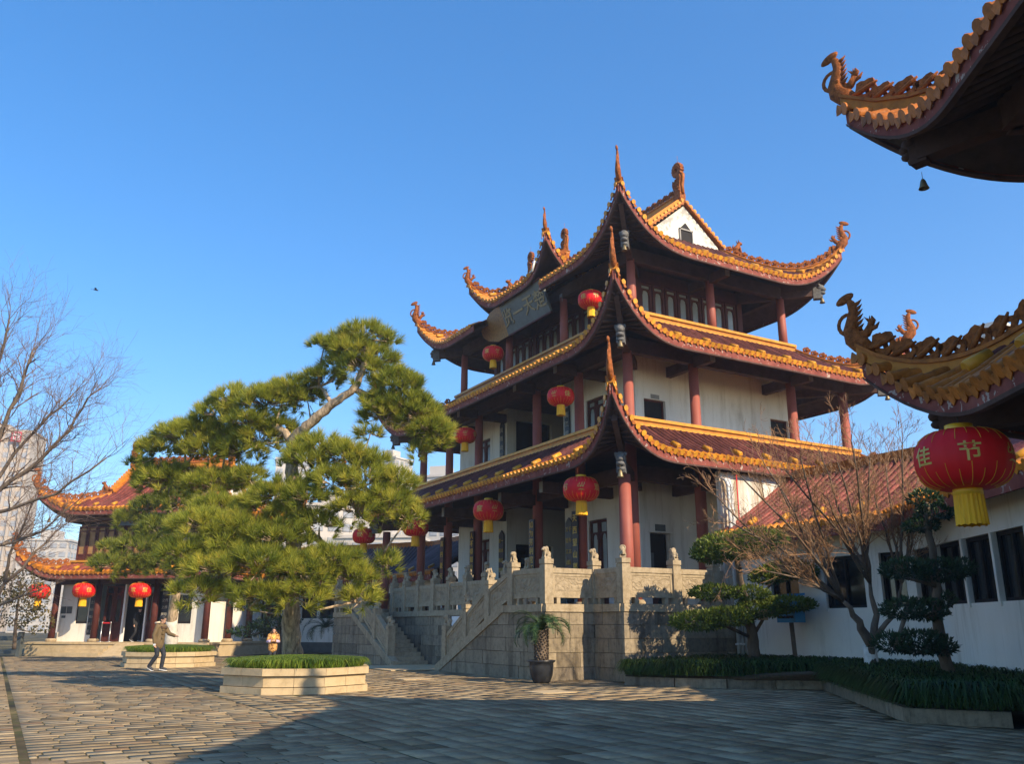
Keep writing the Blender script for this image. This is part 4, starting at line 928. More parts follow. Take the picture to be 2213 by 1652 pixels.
# ------------------------------------------------------------------ corridors with a single tiled slope towards the court
def slope_roof(par, P0, Td, Ud, L, run, z0, z1, body='glaze_red', pitch=.25, r=.074, ext0=0, ext1=0, val0=0, val1=0, rows=True, eave=None, zfas=.34, nm='roof'):
    """eave from P0 along Td; ext0/ext1: rows beyond the ends that start in a valley, val = run gained per metre"""
    P0, Td, Ud = np.append(np.array(P0, float), 0), np.append(nrm(Td), 0), np.append(nrm(Ud), 0); Z = np.array([0, 0, 1.0])
    S = lambda a, b: P0 + Td * a + Ud * run * b + Z * (z0 + (z1 - z0) * (b * .8 + .2 * b * b))
    def bstart(a):
        if a < 0: return min(1, -a * val0 / run)
        if a > L: return min(1, (a - L) * val1 / run)
        return 0.0
    A = sorted(set(list(np.linspace(-ext0, L + ext1, 30)) + [0, L])); m = MB()
    for mi, dz in ((0, -.02), (1, -.22)):
        for a, b in zip(A, A[1:]):
            vs = [S(a, bstart(a) + (1 - bstart(a)) * k / 5) + Z * dz for k in range(6)] + [S(b, bstart(b) + (1 - bstart(b)) * k / 5) + Z * dz for k in range(6)]; m.add(vs, [(k, 6 + k, 7 + k, k + 1) for k in range(5)], mi, True)
    # back slope and end wall faces
    e0, e1 = S(-ext0, 1), S(L + ext1, 1); m.add([e0, e1, e1 + Ud * run - Z * (z1 - z0), e0 + Ud * run - Z * (z1 - z0)], [(0, 1, 2, 3)], 0)
    ro = m.build(nm, [body, 'soffit'], par)
    f = MB(); q0, q1 = S(0, 0) - Ud * .03, S(L, 0) - Ud * .03; f.beam(q0 - Z * (.05 + zfas / 2), q1 - Z * (.05 + zfas / 2), .06, zfas); f.build('fascia', 'fascia', ro)
    rg = MB(); rg.beam(S(-ext0, 1) + Z * .08, S(L + ext1, 1) + Z * .08, .24, .3); rg.build('main_ridge', 'glaze_orange', ro)
    if rows:
        k = int((L + ext0 + ext1) / pitch); up = nrm(np.cross(Td, Ud * run + Z * (z1 - z0))); up = up if up[2] > 0 else -up; B = nrm(Ud * run + Z * (z1 - z0) * .8)
        for i in range(k + 1):
            a = -ext0 + (i + .5) * pitch; b0 = bstart(a)
            if b0 > .9 or a > L + ext1: continue
            D = np.linalg.norm(S(a, 1) - S(a, b0)); ns = max(2, int(D / .34)); mb = MB(); n = 5
            for j in range(ns):
                vs = []
                for t, rr in ((j / ns, r), ((j + 1) / ns, r * .9)):
                    c = S(a, b0 + (1 - b0) * t); vs += [c + Td * rr * math.cos(pi * g / n) + up * rr * math.sin(pi * g / n) for g in range(n + 1)]
                mb.add(vs, [(g, g + 1, n + 2 + g, n + 1 + g) for g in range(n)], 0, True); mb.add(vs[:n + 1], [tuple(range(n + 1))], 0)
            mb.build('tile_row', body, ro)
            if b0 == 0:
                x = np.cross(-B, up); link('eave_tile', eave or EAVE_TILE_Y, ro, frame(S(a, 0) - B * .1 + up * .012, x, -B, up))
                if i % 5 == 2: link('cap_tile', CAP_TILE, ro, frame(S(a, 0) + B * .36 + up * .04, x, -B, up))
    return ro
U_ = np.array([.55076, .83467]); Rr = np.array([.83467, -.55076])
CXW = 19.0; BEND = np.array([19.0, 13.5])
def corridor(side):
    mi_ = (lambda p: np.array([p[0], p[1]])) if side > 0 else (lambda p: np.array([p[0], 2 * MY - p[1]])); md = (lambda d: np.array([d[0], d[1]])) if side > 0 else (lambda d: np.array([d[0], -d[1]]))
    body = 'glaze_red' if side > 0 else 'glaze_purple'; lab = ('white corridor wing with red tiled roof beside the terrace, behind bare tree', 'white corridor wing with dark windows on the right, under big lantern') if side > 0 else ('white corridor wing behind the far end of the terrace', 'white corridor wing with grey purple tiled roof left of the terrace')
    def wall(nm, p0, d, L, ins, wins, label, out):
        t = thing(nm, (0, 0, 0), label, 'corridor'); p0, d = np.append(mi_(p0), 0), np.append(md(d), 0); ins = np.append(md(ins), 0)
        m = MB(); openings_wall(m, p0 + ins * .12, d, L, .55, 3.95, .24, [(a, b, 1.88, 3.2) for a, b in wins]); m.build('wall', 'plaster', t)
        b = MB(); openings_wall(b, p0 + ins * .12, d, L, .0, .56, .3, []); b.build('plinth', 'slate_board', t)
        for a, c in wins:
            w = MB(); q = p0 + ins * .14; w.prism([q + d * a + (0, 0, 1.88), q + d * c + (0, 0, 1.88), q + d * c + (0, 0, 3.2), q + d * a + (0, 0, 3.2)], ins * .04); wo = w.build('window', 'glass_dark', t)
            f = MB(); q = p0 + ins * .08
            for u0, u1, za, zb in ((a, a + .07, 1.88, 3.2), (c - .07, c, 1.88, 3.2), (a, c, 1.88, 1.95), (a, c, 3.12, 3.2), ((a + c) / 2 - .03, (a + c) / 2 + .03, 1.95, 3.12)): f.prism([q + d * u0 + (0, 0, za), q + d * u1 + (0, 0, za), q + d * u1 + (0, 0, zb), q + d * u0 + (0, 0, zb)], ins * .05)
            f.build('frame', 'dark_inside', wo)
            s_ = MB(); q = p0 - ins * .04; s_.prism([q + d * (c - .02) + (0, 0, 1.80), q + d * (c + .07) + (0, 0, 1.80), q + d * (c + .07) + (0, 0, 3.2), q + d * (c - .02) + (0, 0, 3.2)], ins * .06); s_.build('jamb', 'plaster', wo)
        return t
    ta = wall('corridor_wing', BEND, (0, 1), 5.8, (1, 0), [(.25, .95), (1.45, 2.7), (3.6, 4.6)], lab[0], None)
    tb = wall('corridor_wing', BEND - U_ * 11, U_, 11, Rr, [(a, a + 1.2) for a in np.arange(.4, 10.2, 1.33)], lab[1], None)
    c0 = np.array([18.35, 13.7]); v = .287 / .958
    slope_roof(ta, mi_((18.35, 13.7)), md((0, 1)), md((1, 0)), 5.75 if side > 0 else 5.75, 3.2, 4.05, 6.0, body, ext0=.9, val0=1 / v, rows=True)
    slope_roof(tb, mi_(c0), md(-U_), md(Rr), 11.0, 3.2, 4.05, 6.0, body, ext0=.9, val0=1 / v, rows=True)
    return ta, tb
corridor(1); corridor(-1)

# ------------------------------------------------------------------ nearest pavilion, mostly out of the frame on the right
NPx, NPy = 9.94, 4.99
NP = thing('near_pavilion', (NPx, NPy, 0), 'nearest pavilion, dark upturned eaves reaching in from the right edge', 'pavilion', math.atan2(Rr[1], Rr[0]))
n1 = Roof(NP, (0, 8, -9.5, 0), 1.1, .42, .95, 2.2, 3.60, (.3, 7.7, -9.2, -.3), 5.0, rows=('-x', '+y'), pitch=.235, r=.08, tips=((-1, 1),), tip_h=.78, curve=.2, power=2.2, ups=1.1, yellow=2.6, eave=EAVE_TILE_NEAR, mixcol=.05, cap_every=5, fh=.27, ycol='glaze_orange', lead=2, deep=.12)
n2 = Roof(NP, (0, 8, -9.5, 0), 1.05, .34, 1.12, 2.2, 7.14, (2.2, 5.8, -6.9, -2.6), 9.3, rows=('-x', '+y'), pitch=.235, r=.08, tips=((-1, 1),), tip_h=.82, curve=.2, power=2.2, ups=1.1, yellow=2.6, mixcol=.05, cap_every=5, fh=.27, ycol='glaze_orange', lead=2, deep=.12, eave=EAVE_TILE_NEAR)
ridge(n2.obj, (4, -6.9, 9.3), (4, -2.6, 9.3), .5, 1.0)
strip(n1.obj, (.32, 7.68, -9.18, -.32), 4.95, 5.2)
for x in (0, 4, 8):
    for y in (0, -4.75, -9.5):
        if x == 4 and y == -4.75: continue
        MB().lathe([(.27, .3), (.28, .4), (.22, .45), (.2, .5), (.19, 7.6)], 14, (x + (.42 if x == 0 else 0), y - (.42 if y == 0 else 0), 0)).build('column', 'column_red', NP)
MB().b2((-.3, -9.8, -.02), (8.3, .3, .32)).build('platform', 'stone', NP)
for z_ in (3.55, 7.25):
    for a, b in (((0, 0), (8, 0)), ((0, -9.5), (8, -9.5)), ((0, 0), (0, -9.5)), ((8, 0), (8, -9.5))): MB().beam((*a, z_ + .2), (*b, z_ + .2), .22, .4).build('ring_beam', 'beam_dark', NP)
MB().b2((1.2, -8.3, .32), (6.8, -1.2, 7.6)).build('wall', 'plaster', NP); MB().b2((.05, -9.45, 4.05), (7.95, -.05, 4.15)).build('ceiling_boards', 'soffit', NP); MB().b2((.05, -9.45, 7.68), (7.95, -.05, 7.76)).build('ceiling_boards', 'soffit', NP)  # wall: one solid body block, unseen, added inside the columns for its shadow
for zc, d_ in ((3.75, 1.35), (7.4, 1.25)):
    hip_beam(NP, (1.2, -1.2, zc), (-d_ * .62, d_ * .62, zc + .05)); hip_beam(NP, (-d_ * .45, d_ * .45, zc + .1), (-d_ * .95, d_ * .95, zc + .75), .16, .2, 'corner_rafter')
    dg = nrm((-1, 1, 0)); link('hip_bracket', BRACKET_DARK, NP, frame((-d_ * .62, d_ * .62, zc + .1), dg * .7, np.cross((0, 0, 1), dg) * .7, np.array([0, 0, .7])))
rt = Matrix.Translation((NPx, NPy, 0)) @ Matrix.Rotation(math.atan2(Rr[1], Rr[0]), 4, 'Z')
tag(link('wind_bell', BELL, None, rt @ Matrix.Translation((-.78, .78, 6.95)) @ Matrix.Scale(.62, 4)), 'dark bronze bell under the topmost eave corner at the upper right', 'bell', 'wind bells')
for rf in (n1, n2):
    (e0, e1, i0, i1), ne, ni = rf.rng('-x')
    for k in range(26):
        a = e1 + rf.F - .12 - k * .2; bmx = rf.bm('-x', a); P = [rf.S('-x', a, bmx * t) + (0, 0, -.28) for t in (0.02, .3, .6, .98)]; MB().tube(P, .045, 5).build('rafter', 'beam_dark', rf.obj)

# ------------------------------------------------------------------ two-storey pavilion on the left
LR = math.atan2(-.66938, .74292); LPx, LPy = 2.59, 51.59
LP = thing('left_pavilion', (LPx, LPy, 0), 'two-storey pavilion with red tiled roofs and orange upturned corners, far left', 'pavilion', LR)
LW, LD, PZ = 8.65, 6.4, .66
l1 = Roof(LP, (0, LW, 0, LD), 1.0, .5, 1.0, 2.4, 3.70, (.3, LW - .3, .3, LD - .3), 4.55, rows=('-y', '+x'), body='glaze_red', pitch=.27, tips=((-1, -1), (1, -1), (1, 1)), tip_h=.85, curve=.2, power=2.3, ups=1.1, eave=EAVE_TILE_Y, cap_every=4)
strip(l1.obj, (.32, LW - .32, .32, LD - .32), 4.5, 4.75)
l2 = Roof(LP, (0, LW, 0, LD), .65, .45, .95, 2.6, 6.98, (1.25, LW - 1.25, 1.55, LD - 1.55), 8.45, rows=('-y', '+x'), body='glaze_red', pitch=.27, tips=((-1, -1), (1, -1), (1, 1)), tip_h=1.0, curve=.25, power=2.3, ups=1.1, eave=EAVE_TILE_Y, cap_every=4,
          ext={'-y': [(-LD / 2 + .75, 9.2), (-LD / 2 + .1, 9.95)], '+y': [(LD / 2 + .75, 9.2), (LD / 2 + .1, 9.95)]})
for sg, gx in ((-1, 1.25), (1, LW - 1.25)): gable_cap(l2.obj, 'x', gx, LD / 2, LD / 2 - 1.55, 8.45, 9.9, sg)
ridge(l2.obj, (1.1, LD / 2, 9.95), (LW - 1.1, LD / 2, 9.95), .4, .92)
for x, dx in ((1.05, 1), (LW - 1.05, -1)): link('ridge_beast', BEAST, l2.obj, frame((x, 1.3, 8.45), np.array([dx, 0, 0]), np.array([0, dx, 0]), np.array([0, 0, 1])))
pcx = (0, 2.45, 5.75, LW)
cm_ = MB().lathe([(.26, 0), (.28, .1), (.21, .16)], 12, mi=1).lathe([(.17, .16), (.15, 3.1)], 12).mesh('column', ['wood_red', 'stone_pale'])
for x in pcx:
    for y in (0, LD): link('column', cm_, LP, Matrix.Translation((x, y, PZ)))
for y in (2.2, 4.3): link('column', cm_, LP, Matrix.Translation((LW, y, PZ)))
for a, b in (((0, 0), (LW, 0)), ((0, LD), (LW, LD)), ((0, 0), (0, LD)), ((LW, 0), (LW, LD))):
    MB().beam((*a, 3.72), (*b, 3.72), .24, .45).build('ring_beam', 'beam_dark', LP); MB().beam((*a, 6.95), (*b, 6.95), .3, .4).build('ring_beam', 'beam_dark', LP)
MB().b2((.05, .05, 4.0), (LW - .05, LD - .05, 4.08)).b2((.05, .05, 7.2), (LW - .05, LD - .05, 7.28)).build('ceiling_boards', 'soffit', LP)
pf = MB().b2((-.7, -.9, -.03), (LW + .7, LD + .5, PZ - .1)).b2((-.75, -.95, PZ - .1), (LW + .75, LD + .55, PZ)).build('platform', 'granite_tan', LP)
for k in range(3): MB().b2((1.9, -.95 - .34 * (3 - k), -.02), (4.3, -.94 - .34 * (2 - k), .02 + PZ / 4 * (k + 1))).build('step', 'granite_tan', LP)
MB().prism([(4.5, -.94, 0), (4.5, -.94, PZ - .05), (4.5, -2.4, 0)], (1.5, 0, 0)).build('ramp', 'granite_tan', LP)
m = MB(); yw = .35
openings_wall(m, (.12, yw, 0), (1, 0, 0), 2.2, PZ, 3.75, .2, [(.95, 1.65, 1.55, 2.95)]); m.build('wall', 'plaster', LP); m = MB(); openings_wall(m, (5.95, yw, 0), (1, 0, 0), 2.6, PZ, 3.75, .2, [(.95, 1.7, 1.55, 2.95)])
m.build('wall', 'plaster', LP); m = MB(); m.b2((LW - .45, .46, PZ), (LW - .25, LD - .3, 3.75)); m.build('wall', 'plaster', LP); m = MB(); m.b2((.25, .46, PZ), (.45, LD - .3, 3.75)); m.build('wall', 'plaster', LP)
for x in (1.07, 6.9): f = MB().b2((x, yw - .03, 1.55), (x + .72, yw + .02, 2.95)).build('window', 'glass_dark', LP); MB().b2((x - .01, yw - .04, 1.56), (x + .04, yw - .02, 2.94)).b2((x + .68, yw - .04, 1.56), (x + .73, yw - .02, 2.94)).b2((x, yw - .04, 1.56), (x + .72, yw - .02, 1.68)).build('frame', 'dark_inside', f)
MB().b2((2.35, 1.4, PZ), (5.9, 1.5, 3.75)).build('inner_screen', 'dark_inside', LP)
for x in (2.62, 3.15, 5.1): lattice_leaf(LP, (x, .42, PZ + .02), (1, 0, 0), (0, -1, 0), .5, 2.75, 'wood_red', 'glass_dark', True, 'door_leaf', .9)
MB().b2((3.72, .3, PZ), (3.82, .5, 3.5)).b2((4.98, .3, PZ), (5.06, .5, 3.5)).build('door_post', 'white_part', LP)
def lboard(nm, x, z_, w, h, txt, size, vertical=True, y=yw - .14, cols=1, mats=('board_black', 'pale_letters')):
    bo = MB().b2((x - w / 2, y, z_ - h / 2), (x + w / 2, y + .03, z_ + h / 2)).build(nm, mats[0], LP); l = MB(); n = len(txt) // cols
    if vertical:
        for c in range(cols):
            for k in range(n): add_text(l, txt[c * n + k], size, (x + (c - (cols - 1) / 2) * size * 1.05, y - .006, z_ + h / 2 - h * (k + .5) / n), (1, 0, 0), (0, 0, 1))
    else: add_text(l, txt, size, (x, y - .006, z_), (1, 0, 0), (0, 0, 1))
    l.build('lettering', mats[1], bo)
lboard('couplet_board', 2.05, 2.25, .4, 2.5, '山水之间有古阁岁月长存风云会', .16, cols=2); lboard('couplet_board', 6.15, 2.35, .4, 2.4, '江城之上见新楼春秋代序日月明', .16, cols=2)
for x in (.32, .66): MB().b2((x - .15, yw - .12, 2.05), (x + .15, yw - .1, 2.4)).build('wall_plaque', 'slate_board', LP)
MB().b2((.25, yw - .12, 1.83), (.47, yw - .1, 1.95)).build('wall_plaque', 'slate_board', LP)
MB().b2((.5, .5, 4.6), (LW - .5, LD - .5, 7.1)).build('upper_core', 'dark_inside', LP)
for i in range(14):
    w = (LW - .9) / 14; lattice_leaf(LP, (.45 + i * w, .5, 4.78), (1, 0, 0), (0, -1, 0), w - .04, 1.75, 'wood_red', 'lattice_gold', False, 'window', .25)
for i in range(9):
    w = (LD - 1.0) / 9; lattice_leaf(LP, (LW - .5, .5 + i * w, 4.78), (0, 1, 0), (1, 0, 0), w - .04, 1.75, 'wood_red', 'lattice_gold', False, 'window', .25)
lboard('name_board', LW / 2 - .2, 6.75, 2.0, .55, '江楼', .4, False, -.05, 1, ('slate_board', 'carved_gold'))
ltm = Matrix.Translation((LPx, LPy, 0)) @ Matrix.Rotation(LR, 4, 'Z')
tag(link('wind_bell', BELL, None, ltm @ Matrix.Translation((-.62, -.62, 6.75))), 'dark bronze bell under the upper left eave corner of the left pavilion', 'bell', 'wind bells')

# ------------------------------------------------------------------ city beyond
def block(nm, label, c, w, d, h, rz, floors, cols, body='plaster_far', glass='glass_far', fin=False, z0=0, roofbits=True, sides=(0,)):
    t = thing(nm, (c[0], c[1], 0), label, 'building', rz); MB().b2((-w / 2, -d / 2, z0 - 2), (w / 2, d / 2, h)).build('wall', body, t)
    fh = h / floors; cw = w / cols; me = MB().b2((-cw * .33, -.12, -fh * .27), (cw * .33, .05, fh * .27)).mesh('window', [glass])
    me2 = MB().b2((-d / cols * .33, -.12, -fh * .27), (d / cols * .33, .05, fh * .27)).mesh('window', [glass])
    for i in range(floors):
        for j in range(cols):
            link('window', me, t, Matrix.Translation((-w / 2 + (j + .5) * cw, -d / 2, (i + .5) * fh)))
            if 1 in sides: link('window', me2, t, Matrix.Translation((w / 2, -d / 2 + (j + .5) * d / cols, (i + .5) * fh)) @ Matrix.Rotation(pi / 2, 4, 'Z'))
    if fin:
        for j in range(cols + 1): MB().b2((-w / 2 + j * cw - cw * .16, -d / 2 - .7, -1), (-w / 2 + j * cw + cw * .16, -d / 2 - .002, h)).build('pilaster', body, t)
    MB().b2((-w / 2 - .3, -d / 2 - .3, h), (w / 2 + .3, d / 2 + .3, h + .5)).build('parapet', body, t)
    if roofbits: MB().b2((-w * .2, -d * .2, h + .5), (w * .15, d * .25, h + 3)).build('plant_room', body, t)
    return t
def face(x, y, D): p = at(x, y, D); return p
p = face(30, 915, 260); D0 = 0
hi = block('office_tower', 'tall striped office tower with red roof letters behind bare trees, far left', face(-62, 1300, 262), 24, 14, p[2] + 0.0, math.atan2(-.87, .5) + .72, 20, 9, 'concrete_far', 'glass_far', True)
for i in range(4):
    x = -9.0 + i * 5.7; s_ = MB().b2((x - 1.5, -8.75, p[2] - 3.6), (x + 1.5, -8.65, p[2] - .5)).build('sign_panel', 'sign_red', hi); l = MB(); add_text(l, '湘江宾馆'[i], 2.6, (x, -8.78, p[2] - 2.0), (1, 0, 0), (0, 0, 1), 0, .05); l.build('lettering', 'white_part', s_)
RZ = math.atan2(CAM_F[1], CAM_F[0]) - pi / 2
for nm, lab, x, ytop, D, w, d, fl, co, tw in (
    ('apartment_block', 'pale apartment block showing behind the main pine trunk', 612, 985, 230, 9, 9, 22, 4, .25),
    ('apartment_block', 'pale striped apartment tower just left of the hall', 836, 982, 230, 8, 8, 22, 4, -.5),
    ('apartment_block', 'white apartment block with roof tank behind the hall columns', 950, 1026, 190, 12.5, 9, 15, 5, -.3),
    ('apartment_block', 'white building seen through the pine branches beside the red lantern', 715, 1098, 150, 15, 12, 9, 6, .35),
    ('apartment_block', 'low pale building above the grey corridor roof', 820, 1165, 140, 14, 8, 5, 5, -.1),
    ('apartment_block', 'hazy pale block between the bare trees and the left pavilion', 95, 1170, 220, 12, 10, 10, 5, .1)):
    q = face(x, ytop, D); block(nm, lab, face(x, 1300, D), w, d, q[2], RZ + tw, fl, co, sides=(0, 1))
q = face(2225, 690, 120); block('glass_building', 'corner of a glass building rising beyond the roofs at right edge', face(2245, 1300, 120), 9, 9, q[2], RZ + .7, 14, 5, 'plaster_far', 'glass_far', sides=(0, 1))
# ------------------------------------------------------------------ planters
def planter(label, P, h=.52):
    x, y, r, ph = P; t = thing('stone_planter', (x, y, 0), label, 'planter', 0, 'octagonal stone planters')
    v = [np.array([r * math.cos(ph + k * pi / 4), r * math.sin(ph + k * pi / 4), 0]) for k in range(8)]
    for k in range(8):
        a, b = v[k], v[(k + 1) % 8]
        for o0, z0, z1, n in ((.04, -.02, .13, 2), (-.02, .145, .36, 2), (.05, .375, h, 2)):
            for j in range(n):
                p, q = a + (b - a) * (j / n), a + (b - a) * ((j + 1) / n); s0 = 1 + o0 / r; s1 = (r - .26) / r; g = nrm(q - p) * .004
                MB().prism([p * s0 + g + (0, 0, z0), q * s0 - g + (0, 0, z0), q * s1 - g + (0, 0, z0), p * s1 + g + (0, 0, z0)], (0, 0, z1 - z0)).build('granite_slab', 'granite_tan', t)
    MB().prism([p * (r - .25) / r + (0, 0, .02) for p in v], (0, 0, h - .1)).build('soil_fill', 'soil', t)
    return t
planter('octagonal tan granite planter holding the big pine, in the sun', PL1); planter('farther octagonal granite planter beside the pointing man', PL2)
def blades(C, N, L, W, droop, rv, seed=0, lean=None):
    """arching grass blades: C (n,3) roots; two segments each"""
    rg = np.random.default_rng(seed); n = len(C); az = rg.uniform(0, 2 * pi, n); l = L * rg.uniform(.6, 1.15, n)
    if lean is not None: az = np.where(rg.random(n) < .75, np.arctan2(lean[:, 1], lean[:, 0]) + rg.normal(0, .5, n), az)
    o = np.stack([np.cos(az), np.sin(az), np.zeros(n)], 1); sd = np.stack([-np.sin(az), np.cos(az), np.zeros(n)], 1) * (W * rg.uniform(.7, 1.2, n))[:, None]; d = droop * rg.uniform(.5, 1.4, n)
    m1 = C + o * (l * .3)[:, None] + np.stack([0 * l, 0 * l, l * .62], 1); tp = C + o * (l * (.55 + .25 * d))[:, None] + np.stack([0 * l, 0 * l, l * (.85 - .75 * d)], 1)
    V = np.concatenate([C - sd, C + sd, m1 + sd * .8, m1 - sd * .8, tp], 0).reshape(5, n, 3).transpose(1, 0, 2).reshape(-1, 3); i = np.arange(n)[:, None] * 5
    F = np.concatenate([i + [0, 1, 2], i + [0, 2, 3], i + [3, 2, 4]], 0); r_ = rg.uniform(0, 1, n); return V, F, np.concatenate([r_] * 3)
for P, sd_, lab in ((PL1, 1, 'short green grass filling the near planter round the pine trunk'), (PL2, 2, 'short green grass filling the farther planter')):
    rg = np.random.default_rng(sd_); n = 7500; a = rg.uniform(0, 2 * pi, n); rr = (P[2] - .2) * np.sqrt(rg.uniform(0, 1, n)); C = np.stack([P[0] + rr * np.cos(a), P[1] + rr * np.sin(a), .46 + .20 * (1 - (rr / P[2]) ** 2)], 1)
    lean = np.stack([np.cos(a), np.sin(a)], 1); V, F, r_ = blades(C, n, .28, .011, .85, None, sd_, lean); tag(stuff(link('grass', fast_mesh('grass', V, F, 'grass', r_))), lab, 'grass')
# grass over the right-hand bed
rg = np.random.default_rng(5); C = []; LN = []
edge = [np.array([14.7, 18.9])] + BED[:6]
while len(C) < 15000:
    x, y = rg.uniform(11.8, 19), rg.uniform(6.5, 19.3)
    if inpoly(x, y, BED) and y > 1.65 * (x - 18.9) + 13.5 - .2 + (0 if x < 18.2 else .0): C.append((x, y, .22 + .12 * min(1, max(0, (x - 13) / 4)))); LN.append((rg.normal(), rg.normal()))
for a, b in zip(BED[:5], BED[1:6]):
    d = b - a; L = np.linalg.norm(d); nn = np.array([d[1], -d[0]]) / L * (1 if False else 1)
    cen = np.array([16.5, 14.0]); nn = nn if np.dot(cen - a, nn) < 0 else -nn
    k = int(L * (1100 if a[0] < 15.3 and a[1] > 15.5 else 620))
    for t in rg.uniform(0, 1, k): q = a + d * t - nn * rg.uniform(-.04, .2); C.append((q[0], q[1], .28)); LN.append(tuple(nn))
C = np.array(C); LN = np.array(LN); V, F, r_ = blades(C, len(C), .5, .014, 1.0, None, 6, LN)
tag(stuff(link('bed_grass', fast_mesh('bed_grass', V, F, 'grass_dark', r_))), 'long dark green grass drooping over the kerb of the right bed', 'grass')

# ------------------------------------------------------------------ trees
def tufts(Cs, Ax, n, L, W, seed, spread=1.15, base=None):
    rg = np.random.default_rng(seed); m = len(Cs); c = np.repeat(Cs, n, 0); ax = np.repeat(Ax, n, 0)
    d = rg.normal(0, 1, (m * n, 3)); d /= np.linalg.norm(d, axis=1)[:, None]; d = ax + d * spread * rg.uniform(.35, 1, (m * n, 1)); d /= np.linalg.norm(d, axis=1)[:, None]
    l = L * rg.uniform(.7, 1.12, (m * n, 1)); ref = rg.normal(0, 1, (m * n, 3)); s_ = np.cross(d, ref); s_ /= np.linalg.norm(s_, axis=1)[:, None] + 1e-9
    st = c + d * l * .06 - ax * (rg.uniform(0, .5, (m * n, 1)) * L * .6); V = np.stack([st - s_ * W, st + s_ * W, st + d * l], 1).reshape(-1, 3); F = np.arange(m * n * 3).reshape(-1, 3)
    tv = np.repeat(rg.uniform(0, 1, m) if base is None else base, n); return V, F, np.clip(tv * .75 + rg.uniform(-.12, .22, m * n), 0, 1)
def pine(label, trunk, limbs, pads, D, seed, tuft_n, L, W, dens, matn, rad, bark='bark_pine', washed=0):
    rg = np.random.default_rng(seed); P0 = at(*trunk[0][:2], D + trunk[0][2]); t = thing('pine_tree', tuple(P0), label, 'tree')
    w = lambda p: at(p[0], p[1], D + p[2]) - P0
    tp = [w(p) for p in trunk]; ts = np.linspace(0, 1, len(tp)); k = len(tp)
    rr = [rad * (1 - .78 * s) * (1.12 if i == 0 else 1) for i, s in enumerate(ts)]
    # smooth the trunk line
    U = np.linspace(0, k - 1, k * 5); T3 = np.array(tp); sm = [np.array([np.interp(u, range(k), T3[:, c]) for c in range(3)]) for u in U]; sm = [sm[0]] + [(sm[i - 1] + sm[i] * 2 + sm[i + 1]) / 4 for i in range(1, len(sm) - 1)] + [sm[-1]]
    rs = [np.interp(u, range(k), rr) * (1 + .05 * math.sin(3.1 * u * 5 + seed)) for u in U]
    sm = [p + np.array([.02 * math.sin(2.3 * i), .02 * math.cos(1.7 * i), 0]) for i, p in enumerate(sm)]
    MB().tube(sm, rs, 12).build('trunk', bark, t)
    if washed:
        i1 = next(i for i, p in enumerate(sm) if p[2] > washed); MB().tube([p for p in sm[:i1 + 1]], [r_ * 1.02 for r_ in rs[:i1 + 1]], 12).build('whitewash', 'limewash', t)
    skel = list(sm)
    for lb, r0 in limbs:
        lp = [w(p) for p in lb]; q = []
        for i in range(len(lp) - 1):
            for s in (0, .33, .66): q.append(lp[i] * (1 - s) + lp[i + 1] * s + rg.normal(0, .03, 3))
        q.append(lp[-1]); MB().tube(q, [max(.015, r0 * (1 - .8 * i / len(q))) for i in range(len(q))], 8).build('limb', bark, t); skel += q
    skel = np.array(skel); Cs = []; Ax = []; Bv = []; tw = MB()
    for pi_, (x, y, rx, ry, dz) in enumerate(pads):
        c = w((x, y, dz)); a, b = 1.12 * rx * (D + dz) / F_PX, 1.15 * ry * (D + dz) / F_PX; n = max(4, int(dens * a * (a * .8 + b) * 3.2))
        j = np.argmin(np.linalg.norm(skel - c, axis=1) + np.where(skel[:, 2] > c[2], .6, 0)); s0 = skel[j]; mid = (s0 + c) / 2 + np.array([0, 0, -.12]) + rg.normal(0, .08, 3); tw.tube([s0, mid, c], [.04, .028, .014], 6)
        pv = rg.uniform(-.15, .15)
        for _ in range(n):
            v = rg.normal(0, 1, 3); v /= np.linalg.norm(v); v[2] = abs(v[2]) * .9 + .1 if rg.random() < .72 else v[2]; v /= np.linalg.norm(v); s_ = rg.uniform(.45, 1) ** .5
            lat = CAM_R * v[0] * a + np.array([CAM_F[0], CAM_F[1], 0]) * v[1] * a * .85 + np.array([0, 0, 1.0]) * v[2] * b
            Cs.append(c + lat * s_); ax = lat / (np.linalg.norm(lat) + 1e-6) * .8 + np.array([0, 0, .75]) + rg.normal(0, .25, 3); Ax.append(ax / np.linalg.norm(ax)); Bv.append(min(1, max(0, rg.beta(2, 2.2) + pv)))
            if rg.random() < .3: tw.tube([c + lat * s_ * .3, c + lat * s_], [.014, .006], 4)
    tw.build('twigs', bark, t)['kind'] = 'stuff'
    V, F, rv = tufts(np.array(Cs), np.array(Ax), tuft_n, L, W, seed, 1.05, np.array(Bv)); stuff(link('crown', fast_mesh('crown', V, F, matn, rv), t)); return t
TR1 = [(632, 1428, 0), (628, 1340, 0), (632, 1200, 0), (640, 1100, .1), (630, 1010, .1), (632, 950, 0), (665, 920, -.2), (720, 872, -.3), (768, 840, -.3), (788, 790, -.2), (790, 735, 0)]
